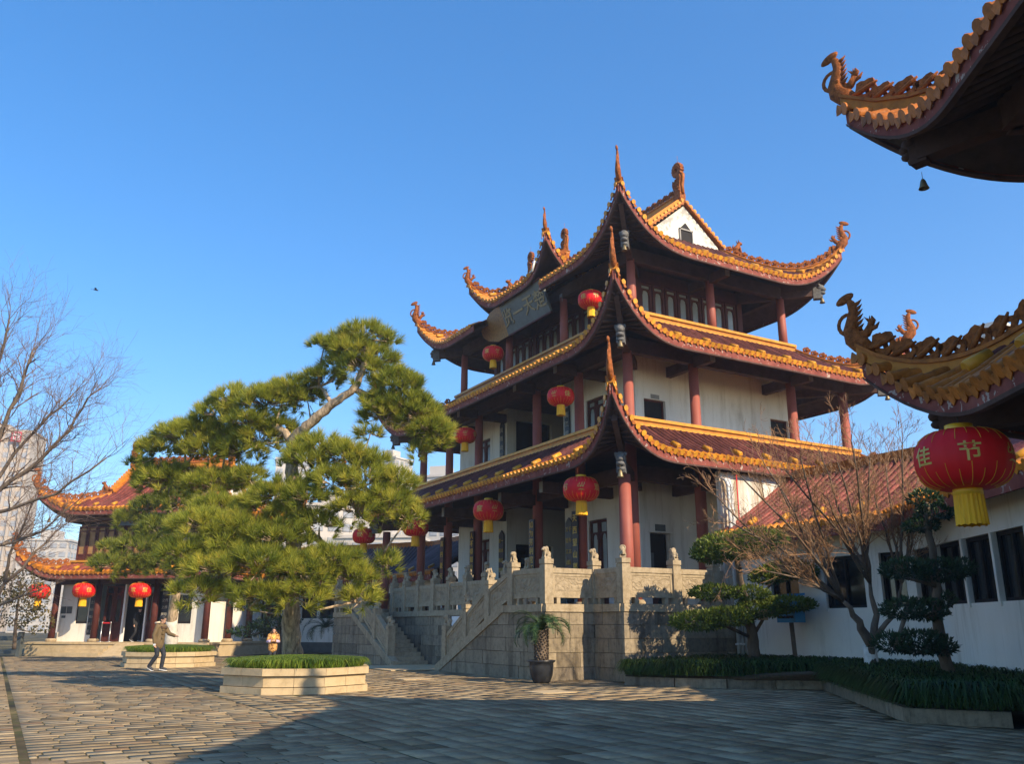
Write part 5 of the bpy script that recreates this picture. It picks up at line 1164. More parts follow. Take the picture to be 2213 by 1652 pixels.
LB1 = [([(632, 955, 0), (606, 925, .1), (560, 905, .2), (500, 900, .4)], .11), ([(632, 1150, 0), (560, 1185, -.5), (480, 1180, -1), (400, 1165, -1.4)], .12), ([(640, 1125, 0), (700, 1175, -.4), (770, 1235, -.9), (825, 1205, -1.2)], .1), ([(635, 1065, 0), (540, 1045, .6), (450, 1035, 1.0), (380, 1000, 1.2)], .11),
       ([(640, 1055, 0), (700, 1015, -.6), (780, 1050, -1), (850, 1090, -1.2)], .1), ([(770, 845, -.3), (860, 880, -.2), (920, 930, 0), (905, 985, .1)], .08), ([(632, 1210, 0), (560, 1270, -1.2), (470, 1290, -1.8)], .09), ([(632, 1220, 0), (700, 1290, -1.0), (770, 1300, -1.4)], .07), ([(720, 872, -.3), (690, 835, .1), (640, 850, .3)], .06)]
PD1 = [(790, 728, 52, 26, 0), (745, 755, 50, 30, .1), (835, 738, 28, 14, -.1), (700, 752, 34, 18, .2), (850, 832, 50, 32, -.2), (775, 800, 45, 32, -.3), (700, 825, 45, 24, .2), (735, 790, 35, 24, .3), (640, 850, 50, 30, .3), (575, 880, 62, 38, .3), (505, 872, 42, 34, .5), (470, 900, 46, 30, .6),
       (540, 920, 50, 28, .2), (880, 892, 58, 38, -.2), (930, 935, 48, 30, 0), (820, 880, 45, 26, -.4), (905, 985, 26, 26, .1), (945, 950, 32, 24, .1), (800, 940, 30, 12, -.5), (400, 950, 62, 38, 1), (345, 985, 50, 36, 1.2), (450, 985, 62, 40, .8), (520, 985, 52, 36, .5), (370, 1045, 68, 34, 1.2), (470, 1060, 70, 40, .6), (540, 1040, 40, 26, .2),
       (690, 985, 60, 42, -.7), (745, 1000, 55, 38, -.9), (790, 1050, 62, 44, -1.1), (720, 1050, 50, 34, -1.2), (835, 1100, 60, 46, -1.2), (880, 1125, 36, 28, -1.3), (770, 1110, 58, 36, -1.4), (600, 1175, 70, 42, -1.4), (520, 1160, 72, 44, -1.2), (440, 1150, 72, 42, -1.3), (560, 1235, 85, 46, -1.8), (480, 1240, 75, 40, -1.7),
       (650, 1245, 72, 42, -1.7), (720, 1225, 60, 40, -1.5), (640, 1295, 72, 26, -1.8), (560, 1295, 60, 24, -2), (760, 1255, 50, 34, -1.4), (420, 1285, 52, 26, -1.8), (690, 1140, 45, 30, -1.2), (780, 1300, 40, 28, -1.5), (838, 1225, 26, 30, -1.2), (400, 1205, 60, 32, -1.4), (470, 1110, 55, 30, -.4), (620, 1120, 45, 26, -1.0), (655, 1005, 45, 34, -1.0), (600, 1075, 50, 36, -1.1), (660, 1085, 48, 36, -1.3), (560, 1105, 56, 34, -.9), (860, 1055, 44, 34, -1.1), (800, 1005, 42, 30, -.9), (500, 1195, 60, 36, -1.5), (330, 1045, 44, 28, 1.2), (300, 1010, 26, 18, 1.3), (765, 768, 46, 36, -.2), (815, 785, 42, 30, -.2), (868, 848, 52, 36, -.2), (900, 905, 52, 36, -.1), (665, 868, 42, 26, .3), (612, 862, 48, 30, .3), (560, 955, 52, 32, .3), (600, 930, 38, 22, .3), (430, 938, 52, 34, .9), (830, 905, 46, 26, -.3), (490, 950, 46, 30, .7)]
pine('large twisting pine with bright yellow green needle tufts in the near planter', TR1, LB1, PD1, 21.4, 11, 44, .265, .0072, 38, 'pine_needles', .235)
TR2 = [(368, 1397, 0), (372, 1330, 0), (386, 1250, 0), (392, 1180, 0), (375, 1110, .3)]
LB2 = [([(386, 1245, 0), (330, 1210, -.8), (250, 1215, -1.4)], .12), ([(392, 1180, 0), (330, 1150, .3), (285, 1130, .5)], .1), ([(386, 1220, 0), (440, 1210, .5)], .1)]
PD2 = [(250, 1225, 48, 26, -1.4), (300, 1195, 52, 32, -1), (345, 1160, 52, 36, -.5), (285, 1130, 40, 24, .5), (240, 1190, 30, 18, -1), (395, 1195, 55, 34, -.6), (330, 1105, 45, 28, .4), (385, 1095, 50, 34, 0), (430, 1150, 50, 36, .4), (360, 1225, 60, 26, -1), (290, 1235, 38, 18, -1.2), (440, 1215, 46, 30, .4), (365, 1055, 36, 26, .3)]
pine('second pine with whitewashed foot in the farther planter behind the man', TR2, LB2, PD2, 35.2, 12, 34, .33, .013, 21, 'pine_needles_far', .25, washed=1.0)
# leafless trees
def bare(label, base, limbs, levels, seed, matn, twig, r0=.1, spread=.55, lscale=.7, nkids=(3, 5), up=.12, group=None, name='bare_tree'):
    rg = np.random.default_rng(seed); t = thing(name, tuple(base), label, 'tree', 0, group); tw = MB()
    def grow(p, d, L, r, lev):
        q = [p]; dd = d.copy(); n = 4
        for i in range(n): dd = nrm(dd + rg.normal(0, .13, 3) + np.array([0, 0, up * .35])); q.append(q[-1] + dd * L / n)
        tw.tube(q, [max(.0032, r * (1 - .55 * i / n)) for i in range(n + 1)], 5 if r > .02 else 3, cap=False)
        if lev <= 0: return
        for k in range(rg.integers(*nkids)):
            s_ = rg.uniform(.25, 1); b = q[min(n, int(s_ * n + .5))]; nd = nrm(dd + rg.normal(0, spread, 3) + np.array([0, 0, up])); grow(b, nd, L * lscale * rg.uniform(.7, 1.1), r * .55, lev - 1)
    for lb, ra, kids in limbs:
        q = [np.array(p, float) - base for p in lb]; qq = []
        for i in range(len(q) - 1):
            for s_ in (0, .33, .66): qq.append(q[i] * (1 - s_) + q[i + 1] * s_ + (rg.normal(0, .025, 3) if i + s_ > 0 else 0))
        qq.append(q[-1]); MB().tube(qq, [ra * (1 - .75 * i / len(qq)) for i in range(len(qq))], 8).build('limb', matn, t)
        for i in range(max(2, int(len(qq) * .3)), len(qq)):
            for k in range(kids):
                d = nrm(qq[min(i + 1, len(qq) - 1)] - qq[i - 1]); grow(qq[i], nrm(d + rg.normal(0, spread, 3) + np.array([0, 0, up])), lscale * 1.25 * rg.uniform(.6, 1.1), ra * .32 * (1 - .5 * i / len(qq)), levels)
    stuff(tw.build('twigs', twig, t)); return t
B0 = np.array([17.03, 13.45, .28]); DB = 19.2
fork = at(1882, 1392, DB)
L_ = lambda *pts: [at(x, y, DB + dz) for x, y, dz in pts]
limbs = [([B0, (B0 + fork) / 2 + (.03, .02, 0), fork], .15, 0), ([fork] + L_((1856, 1345, 0), (1822, 1300, .0)), .12, 0), ([fork] + L_((1893, 1330, .1), (1880, 1260, .2)), .10, 0), ([fork] + L_((1915, 1345, -.1), (1945, 1300, 0), (1948, 1260, .1)), .07, 0)]
hubA, hubB, hubC = at(1822, 1300, DB), at(1880, 1260, DB + .2), at(1948, 1260, DB + .1); rgl = np.random.default_rng(77)
for hub, tips in ((hubA, ((1545, 1070), (1580, 1130), (1610, 1195), (1600, 1030), (1650, 1000), (1690, 1060), (1655, 1235), (1730, 990), (1720, 1100))), (hubB, ((1770, 975), (1810, 1000), (1840, 955), (1700, 1020), (1880, 990), (1790, 1080), (1860, 1060))), (hubC, ((1950, 960), (1985, 1030), (1915, 1010), (1975, 1110), (1890, 1070)))):
    for x, y in tips:
        e = at(x, y, DB + rgl.uniform(-1.3, 1.3)); m1 = hub * .6 + e * .4 + rgl.normal(0, .1, 3) + (0, 0, .1); limbs.append(([hub, m1, e], .04, 4))
bt = bare('leafless reddish tree with fanning twigs in the right-hand bed', B0, limbs, 3, 21, 'bark_grey', 'twig_red', spread=.40, lscale=.6, nkids=(2, 4), up=.12)
MB().tube([(0, 0, -.05), (.02, .01, .3), (.02, .02, .75)], [.165, .155, .14], 10).build('whitewash', 'limewash', bt)
DL = 36.0
L2 = lambda *pts: [at(x, y, DL + dz) for x, y, dz in pts]
bl = at(-150, 1420, DL); bl[2] = 0
bare('tall leafless tree reaching in from the left edge over the office tower', bl, [([bl] + L2((-130, 1250, 0), (-80, 1130, 0)), .3, 0), (L2((-80, 1130, 0), (0, 1060, .2), (80, 1000, .4), (150, 930, .6), (190, 860, .8)), .12, 3), (L2((-80, 1130, 0), (-10, 960, 0), (40, 850, .2), (70, 760, .3)), .13, 3), (L2((-80, 1130, 0), (20, 1100, -.3), (120, 1070, -.6), (230, 990, -1)), .1, 2), (L2((-90, 1180, 0), (0, 1180, .5), (90, 1150, .8), (160, 1090, 1)), .09, 3), (L2((-80, 1120, 0), (-30, 900, -.5), (0, 780, -.6), (20, 690, -.8)), .1, 3), (L2((-60, 1120, 0), (30, 980, 1), (110, 900, 1.2), (160, 850, 1.4)), .09, 3)], 3, 22, 'bark_grey', 'twig_grey', spread=.5, lscale=1.0, nkids=(2, 4), up=.1, group='bare trees at the left')
bl2 = at(-40, 1400, 40); bl2[2] = 0
bare('lower leafless tree beside the left pavilion, in front of office tower', bl2, [([bl2] + [at(-20, 1320, 40), at(10, 1260, 40)], .18, 0), ([at(10, 1260, 40), at(50, 1230, 40), at(80, 1190, 40.5), at(120, 1150, 41)], .09, 3), ([at(10, 1260, 40), at(20, 1200, 40), at(50, 1140, 40), at(70, 1090, 40)], .08, 3), ([at(-20, 1320, 40), at(40, 1290, 39.5), at(100, 1270, 39)], .07, 3)], 2, 23, 'bark_grey', 'twig_grey', spread=.55, lscale=.9, nkids=(2, 4), up=.1, group='bare trees at the left')
# leafy trees and shrubs
def leaves(C, N, L, W, seed, rvb):
    rg = np.random.default_rng(seed); n = len(C); d = N + rg.normal(0, .55, (n, 3)); d /= np.linalg.norm(d, axis=1)[:, None]; s_ = np.cross(d, rg.normal(0, 1, (n, 3))); s_ /= np.linalg.norm(s_, axis=1)[:, None] + 1e-9
    l = L * rg.uniform(.6, 1.15, (n, 1)); w = W * rg.uniform(.7, 1.2, (n, 1)); V = np.stack([C, C + d * l * .5 + s_ * w, C + d * l, C + d * l * .5 - s_ * w], 1).reshape(-1, 3)
    return V, np.arange(n * 4).reshape(-1, 4), np.clip(rvb + rg.normal(0, .16, n), 0, 1)
def padtree(nm, label, trunk, limbs, pads, D, seed, matn, L, W, dens, r0, cat='tree', bark='bark_grey', washed=False):
    rg = np.random.default_rng(seed); P0 = at(*trunk[0][:2], D + trunk[0][2]); t = thing(nm, tuple(P0), label, cat); w = lambda p: at(p[0], p[1], D + p[2]) - P0
    tp = [w(p) for p in trunk]; U = np.linspace(0, len(tp) - 1, len(tp) * 4); T3 = np.array(tp); sm = [np.array([np.interp(u, range(len(tp)), T3[:, c]) for c in range(3)]) + rg.normal(0, .012, 3) for u in U]
    MB().tube(sm, [r0 * (1 - .65 * i / len(sm)) for i in range(len(sm))], 10).build('trunk', bark, t); sk = sm
    for lb, ra in limbs: q = [w(p) for p in lb]; MB().tube(q, [ra * (1 - .6 * i / len(q)) for i in range(len(q))], 7).build('limb', bark, t); sk = sk + q
    for x, y, rx, ry, dz in pads:
        c = w((x, y, dz)); a, b = rx * (D + dz) / F_PX, ry * (D + dz) / F_PX; j = np.argmin(np.linalg.norm(np.array(sk) - c, axis=1)); MB().tube([sk[j], (sk[j] + c) / 2 - (0, 0, b * .3), c - (0, 0, b * .5)], [r0 * .4, r0 * .3, r0 * .15], 6).build('limb', bark, t)
        n = int(dens * a * (a + b) * 3); v = rg.normal(0, 1, (n, 3)); v /= np.linalg.norm(v, axis=1)[:, None]; flat = np.where(v[:, 2] < 0, .55, 1.0)
        lump = 1 + .10 * np.sin(v[:, 0] * 7 + c[0] * 3) * np.sin(v[:, 1] * 6 + 1) + .06 * np.sin(v[:, 0] * 15 + v[:, 1] * 13); s_ = rg.uniform(.5, 1, n) ** .35 * lump
        fwd = nrm((CAM_F[0], CAM_F[1], 0)); C = c + (CAM_R[None] * (v[:, :1] * a) + fwd[None] * (v[:, 1:2] * a * .8) + np.array([[0, 0, 1.0]]) * (v[:, 2:] * b * flat[:, None])) * s_[:, None]
        N = CAM_R[None] * v[:, :1] + fwd[None] * v[:, 1:2] + np.array([[0, 0, 1.0]]) * (v[:, 2:] + .6); V, F, rv = leaves(C, N, L, W, seed + int(x), .42 + .25 * v[:, 2]); stuff(link('foliage', fast_mesh('foliage', V, F, matn, rv), t))
    return t
padtree('podocarpus_tree', 'cloud-pruned evergreen with flat leaf pads before the terrace end', [(1632, 1448, 0), (1628, 1375, 0), (1612, 1320, .1), (1600, 1260, 0), (1592, 1200, 0)], [([(1625, 1380, 0), (1560, 1350, -.4), (1510, 1345, -.6)], .05), ([(1612, 1320, 0), (1680, 1250, .3)], .04), ([(1628, 1375, 0), (1655, 1330, -.2), (1700, 1310, -.3)], .05)],
        [(1585, 1188, 84, 36, 0), (1640, 1170, 62, 26, .2), (1545, 1202, 48, 24, -.2), (1705, 1238, 62, 24, .5), (1660, 1250, 40, 20, .3), (1540, 1284, 48, 18, 0), (1618, 1286, 42, 16, -.2), (1510, 1348, 60, 24, -.6), (1570, 1338, 62, 22, -.5), (1640, 1322, 60, 20, -.3), (1700, 1310, 60, 18, -.2)], 22.6, 31, 'podocarpus', .115, .021, 900, .17)
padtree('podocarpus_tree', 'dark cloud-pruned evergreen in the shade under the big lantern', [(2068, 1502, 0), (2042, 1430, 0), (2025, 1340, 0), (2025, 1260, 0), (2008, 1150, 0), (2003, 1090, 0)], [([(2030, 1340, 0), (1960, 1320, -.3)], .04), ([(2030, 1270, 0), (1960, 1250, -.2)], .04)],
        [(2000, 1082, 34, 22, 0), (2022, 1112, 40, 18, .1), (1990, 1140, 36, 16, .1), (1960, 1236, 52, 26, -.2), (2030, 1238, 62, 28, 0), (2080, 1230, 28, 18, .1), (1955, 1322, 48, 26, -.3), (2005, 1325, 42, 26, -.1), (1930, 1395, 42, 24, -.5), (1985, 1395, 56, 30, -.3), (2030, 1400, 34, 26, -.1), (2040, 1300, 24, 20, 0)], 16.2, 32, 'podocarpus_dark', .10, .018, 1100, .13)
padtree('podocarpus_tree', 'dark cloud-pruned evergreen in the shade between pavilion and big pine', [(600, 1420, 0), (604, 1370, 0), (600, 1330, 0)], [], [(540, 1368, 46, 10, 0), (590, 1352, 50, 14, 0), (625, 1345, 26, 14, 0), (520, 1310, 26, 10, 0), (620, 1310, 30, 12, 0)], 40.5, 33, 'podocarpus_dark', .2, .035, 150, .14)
padtree('leafy_shrub', 'olive brown leafy shrub under the bare trees at the left edge', [(30, 1405, 0), (35, 1340, 0), (40, 1290, 0)], [], [(20, 1330, 60, 45, 0), (60, 1300, 40, 40, .5), (40, 1265, 45, 30, .8), (80, 1350, 36, 34, .6), (10, 1280, 40, 40, 0)], 41, 34, 'shrub', .17, .045, 70, .1, 'shrub')
def fronds(nm, label, P, n, L, hub, matn, seed, trunk=None, cat='plant', pot=None):
    rg = np.random.default_rng(seed); t = thing(nm, tuple(P), label, cat)
    if trunk:
        m = MB(); m.lathe([(trunk[1] * 1.05, 0), (trunk[1] * 1.15, trunk[0] * .3), (trunk[1] * 1.1, trunk[0] * .7), (trunk[1] * .9, trunk[0])], 14, (0, 0, trunk[2])); 
        for k in range(150): a = k * 2.4; z_ = trunk[2] + trunk[0] * k / 150; rr = trunk[1] * 1.08; m.tube([(rr * math.cos(a), rr * math.sin(a), z_), ((rr + .035) * math.cos(a), (rr + .035) * math.sin(a), z_ + .04)], [.028, .01], 4)
        m.build('trunk', 'bark_grey', t)
    for k in range(n):
        a = k * 2.399 + rg.normal(0, .15); el = rg.uniform(.25, 1.25); l = L * rg.uniform(.85, 1.1); d = np.array([math.cos(a), math.sin(a), 0]); pts = []; p = np.array([0, 0, hub]); e = el
        for i in range(9): pts.append(p.copy()); p = p + (d * math.cos(e) + np.array([0, 0, math.sin(e)])) * l / 8; e -= .17 + .05 * i * (1.3 - el * .5)
        V = []; F = []; 
        for i in range(1, 9):
            for h in range(4):
                s_ = (h + .5) / 4; c = pts[i - 1] * (1 - s_) + pts[i] * s_; tg = nrm(pts[i] - pts[i - 1]); sd = nrm(np.cross(tg, (0, 0, 1))); ll = .2 * l * math.sin(pi * min(1, (i - 1 + s_) / 8 * .9 + .1)) + .03
                for sg in (-1, 1): o = len(V); dd = nrm(sd * sg + tg * .75 + np.array([0, 0, .18])); V += [c - tg * .011, c + tg * .011, c + dd * ll]; F.append((o, o + 1, o + 2))
        o = link('frond', fast_mesh('frond', np.array(V), np.array(F), matn, rg.uniform(0, 1, len(F))), t); MB().tube(pts, [.012 * (1 - .08 * i) for i in range(9)], 4, cap=False).build('rachis', 'cycad', o)
    return t
PT = np.array([12.42, 19.95, 0])
po = thing('plant_pot', tuple(PT), 'round black glazed pot standing before the terrace corner', 'pot'); MB().lathe([(.19, 0), (.23, .05), (.29, .2), (.315, .42), (.31, .5), (.36, .53), (.37, .57), (.3, .57), (.28, .5)], 24).build('bowl', 'pot_black', po); MB().lathe([(.285, .49), (.2, .52), (.001, .53)], 16).build('soil_fill', 'soil', po)
fronds('cycad', 'cycad with a scaly trunk and arching fronds in the black pot', PT, 34, 1.08, 1.32, 'cycad', 41, (.82, .15, .5))
fronds('palm_shrub', 'dark fronded plant against the shaded left end of the terrace', at(702, 1400, 41), 26, 1.5, .9, 'podocarpus_dark', 42)
# ------------------------------------------------------------------ lanterns
def make_lantern():
    r, h = .55, .355; root = bpy.data.objects.new('lantern', None); COL.objects.link(root)
    pr = lambda t: (.14 + (r - .14) * max(0, math.cos(t)) ** .62, h * math.sin(t))
    N = 32; prof = [pr(t) for t in np.linspace(-pi / 2, pi / 2, 17)]; m = MB(); vs = []; n = 96
    for R0, z_ in prof:
        for j in range(n): w = 1 - .012 * (math.cos(2 * pi * j / n * 24 / 1) * .5 - .5) * -1; vs.append((R0 * w * math.cos(2 * pi * j / n), R0 * w * math.sin(2 * pi * j / n), z_))
    k = len(prof); m.add(vs, [(i * n + j, i * n + (j + 1) % n, (i + 1) * n + (j + 1) % n, (i + 1) * n + j) for i in range(k - 1) for j in range(n)], 0, True); body = m.build('silk_body', 'lantern_red', root)
    g = MB()
    for j in range(24):
        a = 2 * pi * j / 24
        for t0, t1 in ((-1.35, -.55), (.5, 1.35)) if j % 2 else ((-1.35, -.3), (.75, 1.35)):
            g.tube([((pr(t)[0] + .003) * math.cos(a), (pr(t)[0] + .003) * math.sin(a), pr(t)[1]) for t in np.linspace(t0, t1, 6)], .0035, 4, cap=False)
    stuff(g.build('gold_ribs', 'lantern_gold', body))
    MB().lathe([(.155, h - .02), (.16, h), (.16, h + .075), (.14, h + .08), (.14, h)], 24).build('top_cap', 'lantern_gold', root)
    MB().lathe([(.14, -h), (.14, -h - .07), (.165, -h - .07), (.165, -h + .01), (.15, -h + .02)], 24).build('bottom_cap', 'lantern_gold', root)
    ts = MB(); n = 40; vs = []
    for z_, rr in ((-h - .06, .16), (-h - .2, .165), (-h - .42, .175)):
        for j in range(n): w = rr * (1 + (.035 if j % 2 else -.035)); vs.append((w * math.cos(2 * pi * j / n), w * math.sin(2 * pi * j / n), z_ - (.012 if j % 3 == 0 and z_ < -h - .4 else 0)))
    ts.add(vs, [(i * n + j, i * n + (j + 1) % n, (i + 1) * n + (j + 1) % n, (i + 1) * n + j) for i in range(2) for j in range(n)], 0, False); ts.build('tassel', 'tassel', root)
    MB().tube([(0, 0, h), (0, 0, h + .4)], .007, 5, cap=False).build('hanging_wire', 'metal_dark', root)
    l = MB(); lt = []
    for i, ch in enumerate(('欢', '度', '*', '佳', '节', '*')):
        a0 = 2 * pi * i / 6
        if ch == '*':                                    # round emblem of strokes above a wave
            l2 = [np.array(p) for p in ((-.10, .03), (-.06, .09), (-.02, .02), (.02, .1), (.05, .02), (.09, .10))]; S_ = MB()
            for p in l2: S_.tube([(p[0], p[1] - .05, 0), (p[0] + .015, p[1] + .03, 0)], [.014, .008], 5)
            for p in ((-.05, -.02), (.0, .0), (.05, -.01)): S_.tube([(p[0] - .03, p[1], 0), (p[0] + .03, p[1] + .02, 0)], .01, 5)
            S_.tube([(-.09, -.12, 0), (-.03, -.10, 0), (.03, -.11, 0), (.1, -.12, 0)], [.006, .015, .015, .006], 5); V, Fc = np.array(S_.v) * (1, 1, .3), S_.f
        else: V, Fc = text_verts(ch, .27, .004)
        out = []
        for p in V:
            z_ = p[1] * .92 + .02; t = math.asin(max(-1, min(1, z_ / h))); R0 = pr(t)[0] + .004 + p[2] * .5; out.append((R0 * math.cos(a0 + p[0] / R0), R0 * math.sin(a0 + p[0] / R0), z_))
        l.add(out, Fc)
    stuff(l.build('lettering', 'gold_letters', body)); return root
LANT = make_lantern(); first = [True]
def lantern(P, label, group, facing, s=1.0, wire=1.0):
    o = LANT if first[0] else copy_tree(LANT); first[0] = False
    o.location = tuple(P); o.rotation_euler = (0, 0, facing); o.scale = (s, s, s); tag(o, label, 'lantern', group)
    for c in o.children:
        if c.name.startswith('hanging_wire'): c.scale = (1, 1, wire); c.location = (0, 0, .37 * (1 - wire))
    return o
cd_ = lambda P: math.atan2(-P[1], -P[0])
grp = 'red lanterns under the hall eaves'
for (x, y, z_, lab, ph, wr) in ((14.75, 21.35, 5.4, 'red festival lantern under the lowest hall eave, nearest the front corner column', -1, .8), (14.75, 27.2, 5.42, 'red festival lantern under the lowest hall eave, over the stair foot', 1.6, .8), (14.75, 33.6, 5.42, 'red festival lantern under the lowest hall eave, half behind the pine tip', 3.4, .8), (14.75, 39.7, 5.6, 'red festival lantern at the far end of the lowest hall eave, behind pine branches', .4, .9)):
    lantern((x, y, z_), lab, grp, cd_((x, y)) - ph * pi / 3, 1.0, wr)
for (x, y, z_, lab, ph) in ((15.81, 24.0, 9.05, 'red festival lantern under the middle hall eave, nearest the front corner', 2.5), (15.81, 31.25, 9.05, 'red festival lantern under the middle hall eave, farther left', 2.0), (17.22, 24.05, 12.92, 'red festival lantern under the top hall eave, near the front corner', 3.6), (17.22, 31.45, 12.9, 'red festival lantern under the top hall eave, farther left', 1.6), (25.95, 26.6, 13.05, 'red festival lantern at the right back of the top hall gallery', 2)):
    lantern((x, y, z_), lab, grp, cd_((x, y)) - ph * pi / 3, .86, .95)
for i, (x, y, lab, ph) in enumerate(((85, 1279, 'leftmost red festival lantern under the left pavilion eave', 4), (182, 1277, 'middle red festival lantern under the left pavilion eave', 2.6), (303, 1277, 'red festival lantern over the door of the left pavilion', .6))):
    lx = (-.55, 1.95, 5.0)[i]; p = ltm @ Vector((lx, -.95, 0)); D = None
    q = at(x, y, 43.3); d = q - np.array([0, 0, CAM_H]); s_ = math.hypot(p[0], p[1]) / math.hypot(d[0], d[1]); P = np.array([0, 0, CAM_H]) + d * s_
    lantern(P, lab, 'red lanterns under the left pavilion eave', cd_(P) - ph * pi / 3, 1.0, .5)
P = at(2082, 995, 9.75); lantern(P, 'largest red festival lantern with gold lettering, hanging at the right', 'red lanterns of the nearest pavilion', cd_(P) - 3.85 * pi / 3, .94, .9)

# ------------------------------------------------------------------ people
def caps(mb, chain, n=10, mi=0):
    P = [c[:3] for c in chain]; R0 = [c[3] for c in chain]; mb.tube(P, R0, n, mi); mb.ell(P[0], (R0[0],) * 3, n, 6, mi); mb.ell(P[-1], (R0[-1],) * 3, n, 6, mi)
def hand(mb, w, fd, up, side, curl=.5, point=False):
    """palm and five fingers from wrist w along fd; side = thumb side"""
    w, fd, up, side = np.array(w, float), nrm(fd), nrm(up), nrm(side); pc = w + fd * .05; caps(mb, [(*(w), .022), (*pc, .032), (*(w + fd * .085), .03)])
    for i, (o, l) in enumerate(((.03, .075), (.01, .085), (-.01, .08), (-.03, .062))):
        c = 0 if point and i == 0 else curl; a = w + fd * .085 + side * o; b = a + nrm(fd - up * c) * l * .55; e = b + nrm(fd - up * c * 2.2) * l * .5; caps(mb, [(*a, .0095), (*b, .009), (*e, .0075)], 6)
    a = w + fd * .03 + side * .03; b = a + nrm(side + fd * .6) * .035; caps(mb, [(*a, .012), (*b, .0105), (*(b + nrm(fd - up * curl * .5) * .03), .009)], 6)
def person(label, loc, rz, H, J, mats, group=None, voxel=.011, hood=None, extra=None):
    """J: joints in a 1.75 m frame, x forward, y left"""
    t = thing('person', tuple(loc), label, 'person', rz, group); k = H / 1.75; S = Matrix.Scale(k, 4)
    b = MB(); hc = np.array(J['head']); nk = np.array(J['neck']); pv = np.array(J['pelvis']); ch = np.array(J['chest'])
    caps(b, [(*pv, .13), (*((pv + ch) / 2), .12), (*ch, .14)], 12); caps(b, [(*ch, .09), (*nk, .058), (*hc, .06)]); b.ell(hc + (.005, 0, .02), (.098, .078, .118), 14, 10); b.ell(hc + (.03, 0, -.06), (.06, .052, .06), 10, 8)
    f = nrm(J.get('look', (1, 0, 0))); sd = nrm(np.cross((0, 0, 1), f)); b.tube([hc + f * .09 + (0, 0, .03), hc + f * .115 + (0, 0, -.01)], [.012, .018], 6); b.tube([hc + f * .085 + sd * -.025 + (0, 0, -.05), hc + f * .09 + (0, 0, -.05), hc + f * .085 + sd * .025 + (0, 0, -.05)], .01, 6)
    for s_ in (-1, 1): b.ell(hc + sd * s_ * .08 + (0, 0, .005), (.02, .014, .032), 8, 6); b.ell(hc + f * .085 + sd * s_ * .032 + (0, 0, .02), (.016, .016, .01), 6, 5)
    for s_ in ('l', 'r'):
        A = [np.array(J[s_ + x]) for x in ('sho', 'elb', 'wri')]; caps(b, [(*A[0], .055), (*A[1], .042), (*A[2], .028)]); fd = J.get(s_ + 'hand', nrm(A[2] - A[1])); hand(b, A[2], fd, J.get(s_ + 'up', (0, 0, 1)), J.get(s_ + 'side', (0, 1, 0)), J.get(s_ + 'curl', .6), J.get(s_ + 'point', False))
        L = [np.array(J[s_ + x]) for x in ('hip', 'kne', 'ank', 'toe')]; caps(b, [(*L[0], .085), (*L[1], .058), (*L[2], .042)]); caps(b, [(*L[2], .04), (*((L[2] + L[3]) / 2), .04), (*L[3], .032)])
    link('body', remesh(b, ['skin'], voxel, 'body', 1), t, S)
    j = MB(); caps(j, [(*(pv + (0, 0, J.get('hem', -.06))), .185), (*((pv + ch) / 2), .18), (*(ch + (0, 0, .02)), .185), (*(nk + (0, 0, -.03)), .085)], 14)
    for v in range(len(j.v)):
        x_, y_, z_ = j.v[v]; j.v[v] = (pv[0] + (x_ - pv[0]) * .82, y_ * 1.12, z_)
    for s_ in ('l', 'r'): A = [np.array(J[s_ + x]) for x in ('sho', 'elb', 'wri')]; caps(j, [(*A[0], .088), (*A[1], .07), (*(A[2] * .93 + A[1] * .07), .056)])
    link('jacket', remesh(j, [mats[0]], voxel, 'jacket', 2), t, S)
    p = MB(); caps(p, [(*(pv + (0, 0, .02)), .15), (*(pv - (0, 0, .04)), .14)])
    for s_ in ('l', 'r'): L = [np.array(J[s_ + x]) for x in ('hip', 'kne', 'ank')]; caps(p, [(*L[0], .105), (*L[1], .078), (*(L[2] + (0, 0, .02)), .066)])
    link('trousers', remesh(p, [mats[1]], voxel, 'trousers', 2), t, S)
    for s_ in ('l', 'r'):
        L = [np.array(J[s_ + x]) for x in ('ank', 'toe')]; m = MB(); caps(m, [(*(L[0] + (0, 0, -.01)), .056), (*(L[1] + (0, 0, .0)), .046)]); d = nrm(L[1] - L[0]); link('shoe', remesh(m, ['shoe'], .012, 'shoe', 1), t, S)
        so_ = MB(); so_.beam(L[0] - d * .05 + (0, 0, -.052), L[1] + d * .04 + (0, 0, -.036), .085, .025); link('sole', so_.mesh('sole', ['white_part']), t, S)
    hr = MB(); hr.ell(hc + (-.018, 0, .062), (.118, .098, .105), 14, 8); hr.ell(hc + (-.055, 0, .0), (.075, .09, .1), 12, 8); link('hair', remesh(hr, ['hair'], .012, 'hair', 1), t, S)
    if hood:
        m = MB(); m.tube([np.array(nk) + (-.08 + .11 * math.cos(a) * .9 - .03, .13 * math.sin(a), .03 + .02 * math.cos(a)) for a in np.linspace(.6, 2 * pi - .6, 12)], .038, 8); link('hood', remesh(m, [hood], .012, 'hood', 0), t, S)
    if extra: extra(t, S)
    return t
def face_to(P, az_px):  # world heading that points along the photo's x axis (right)
    return math.atan2(CAM_R[1], CAM_R[0]) + az_px
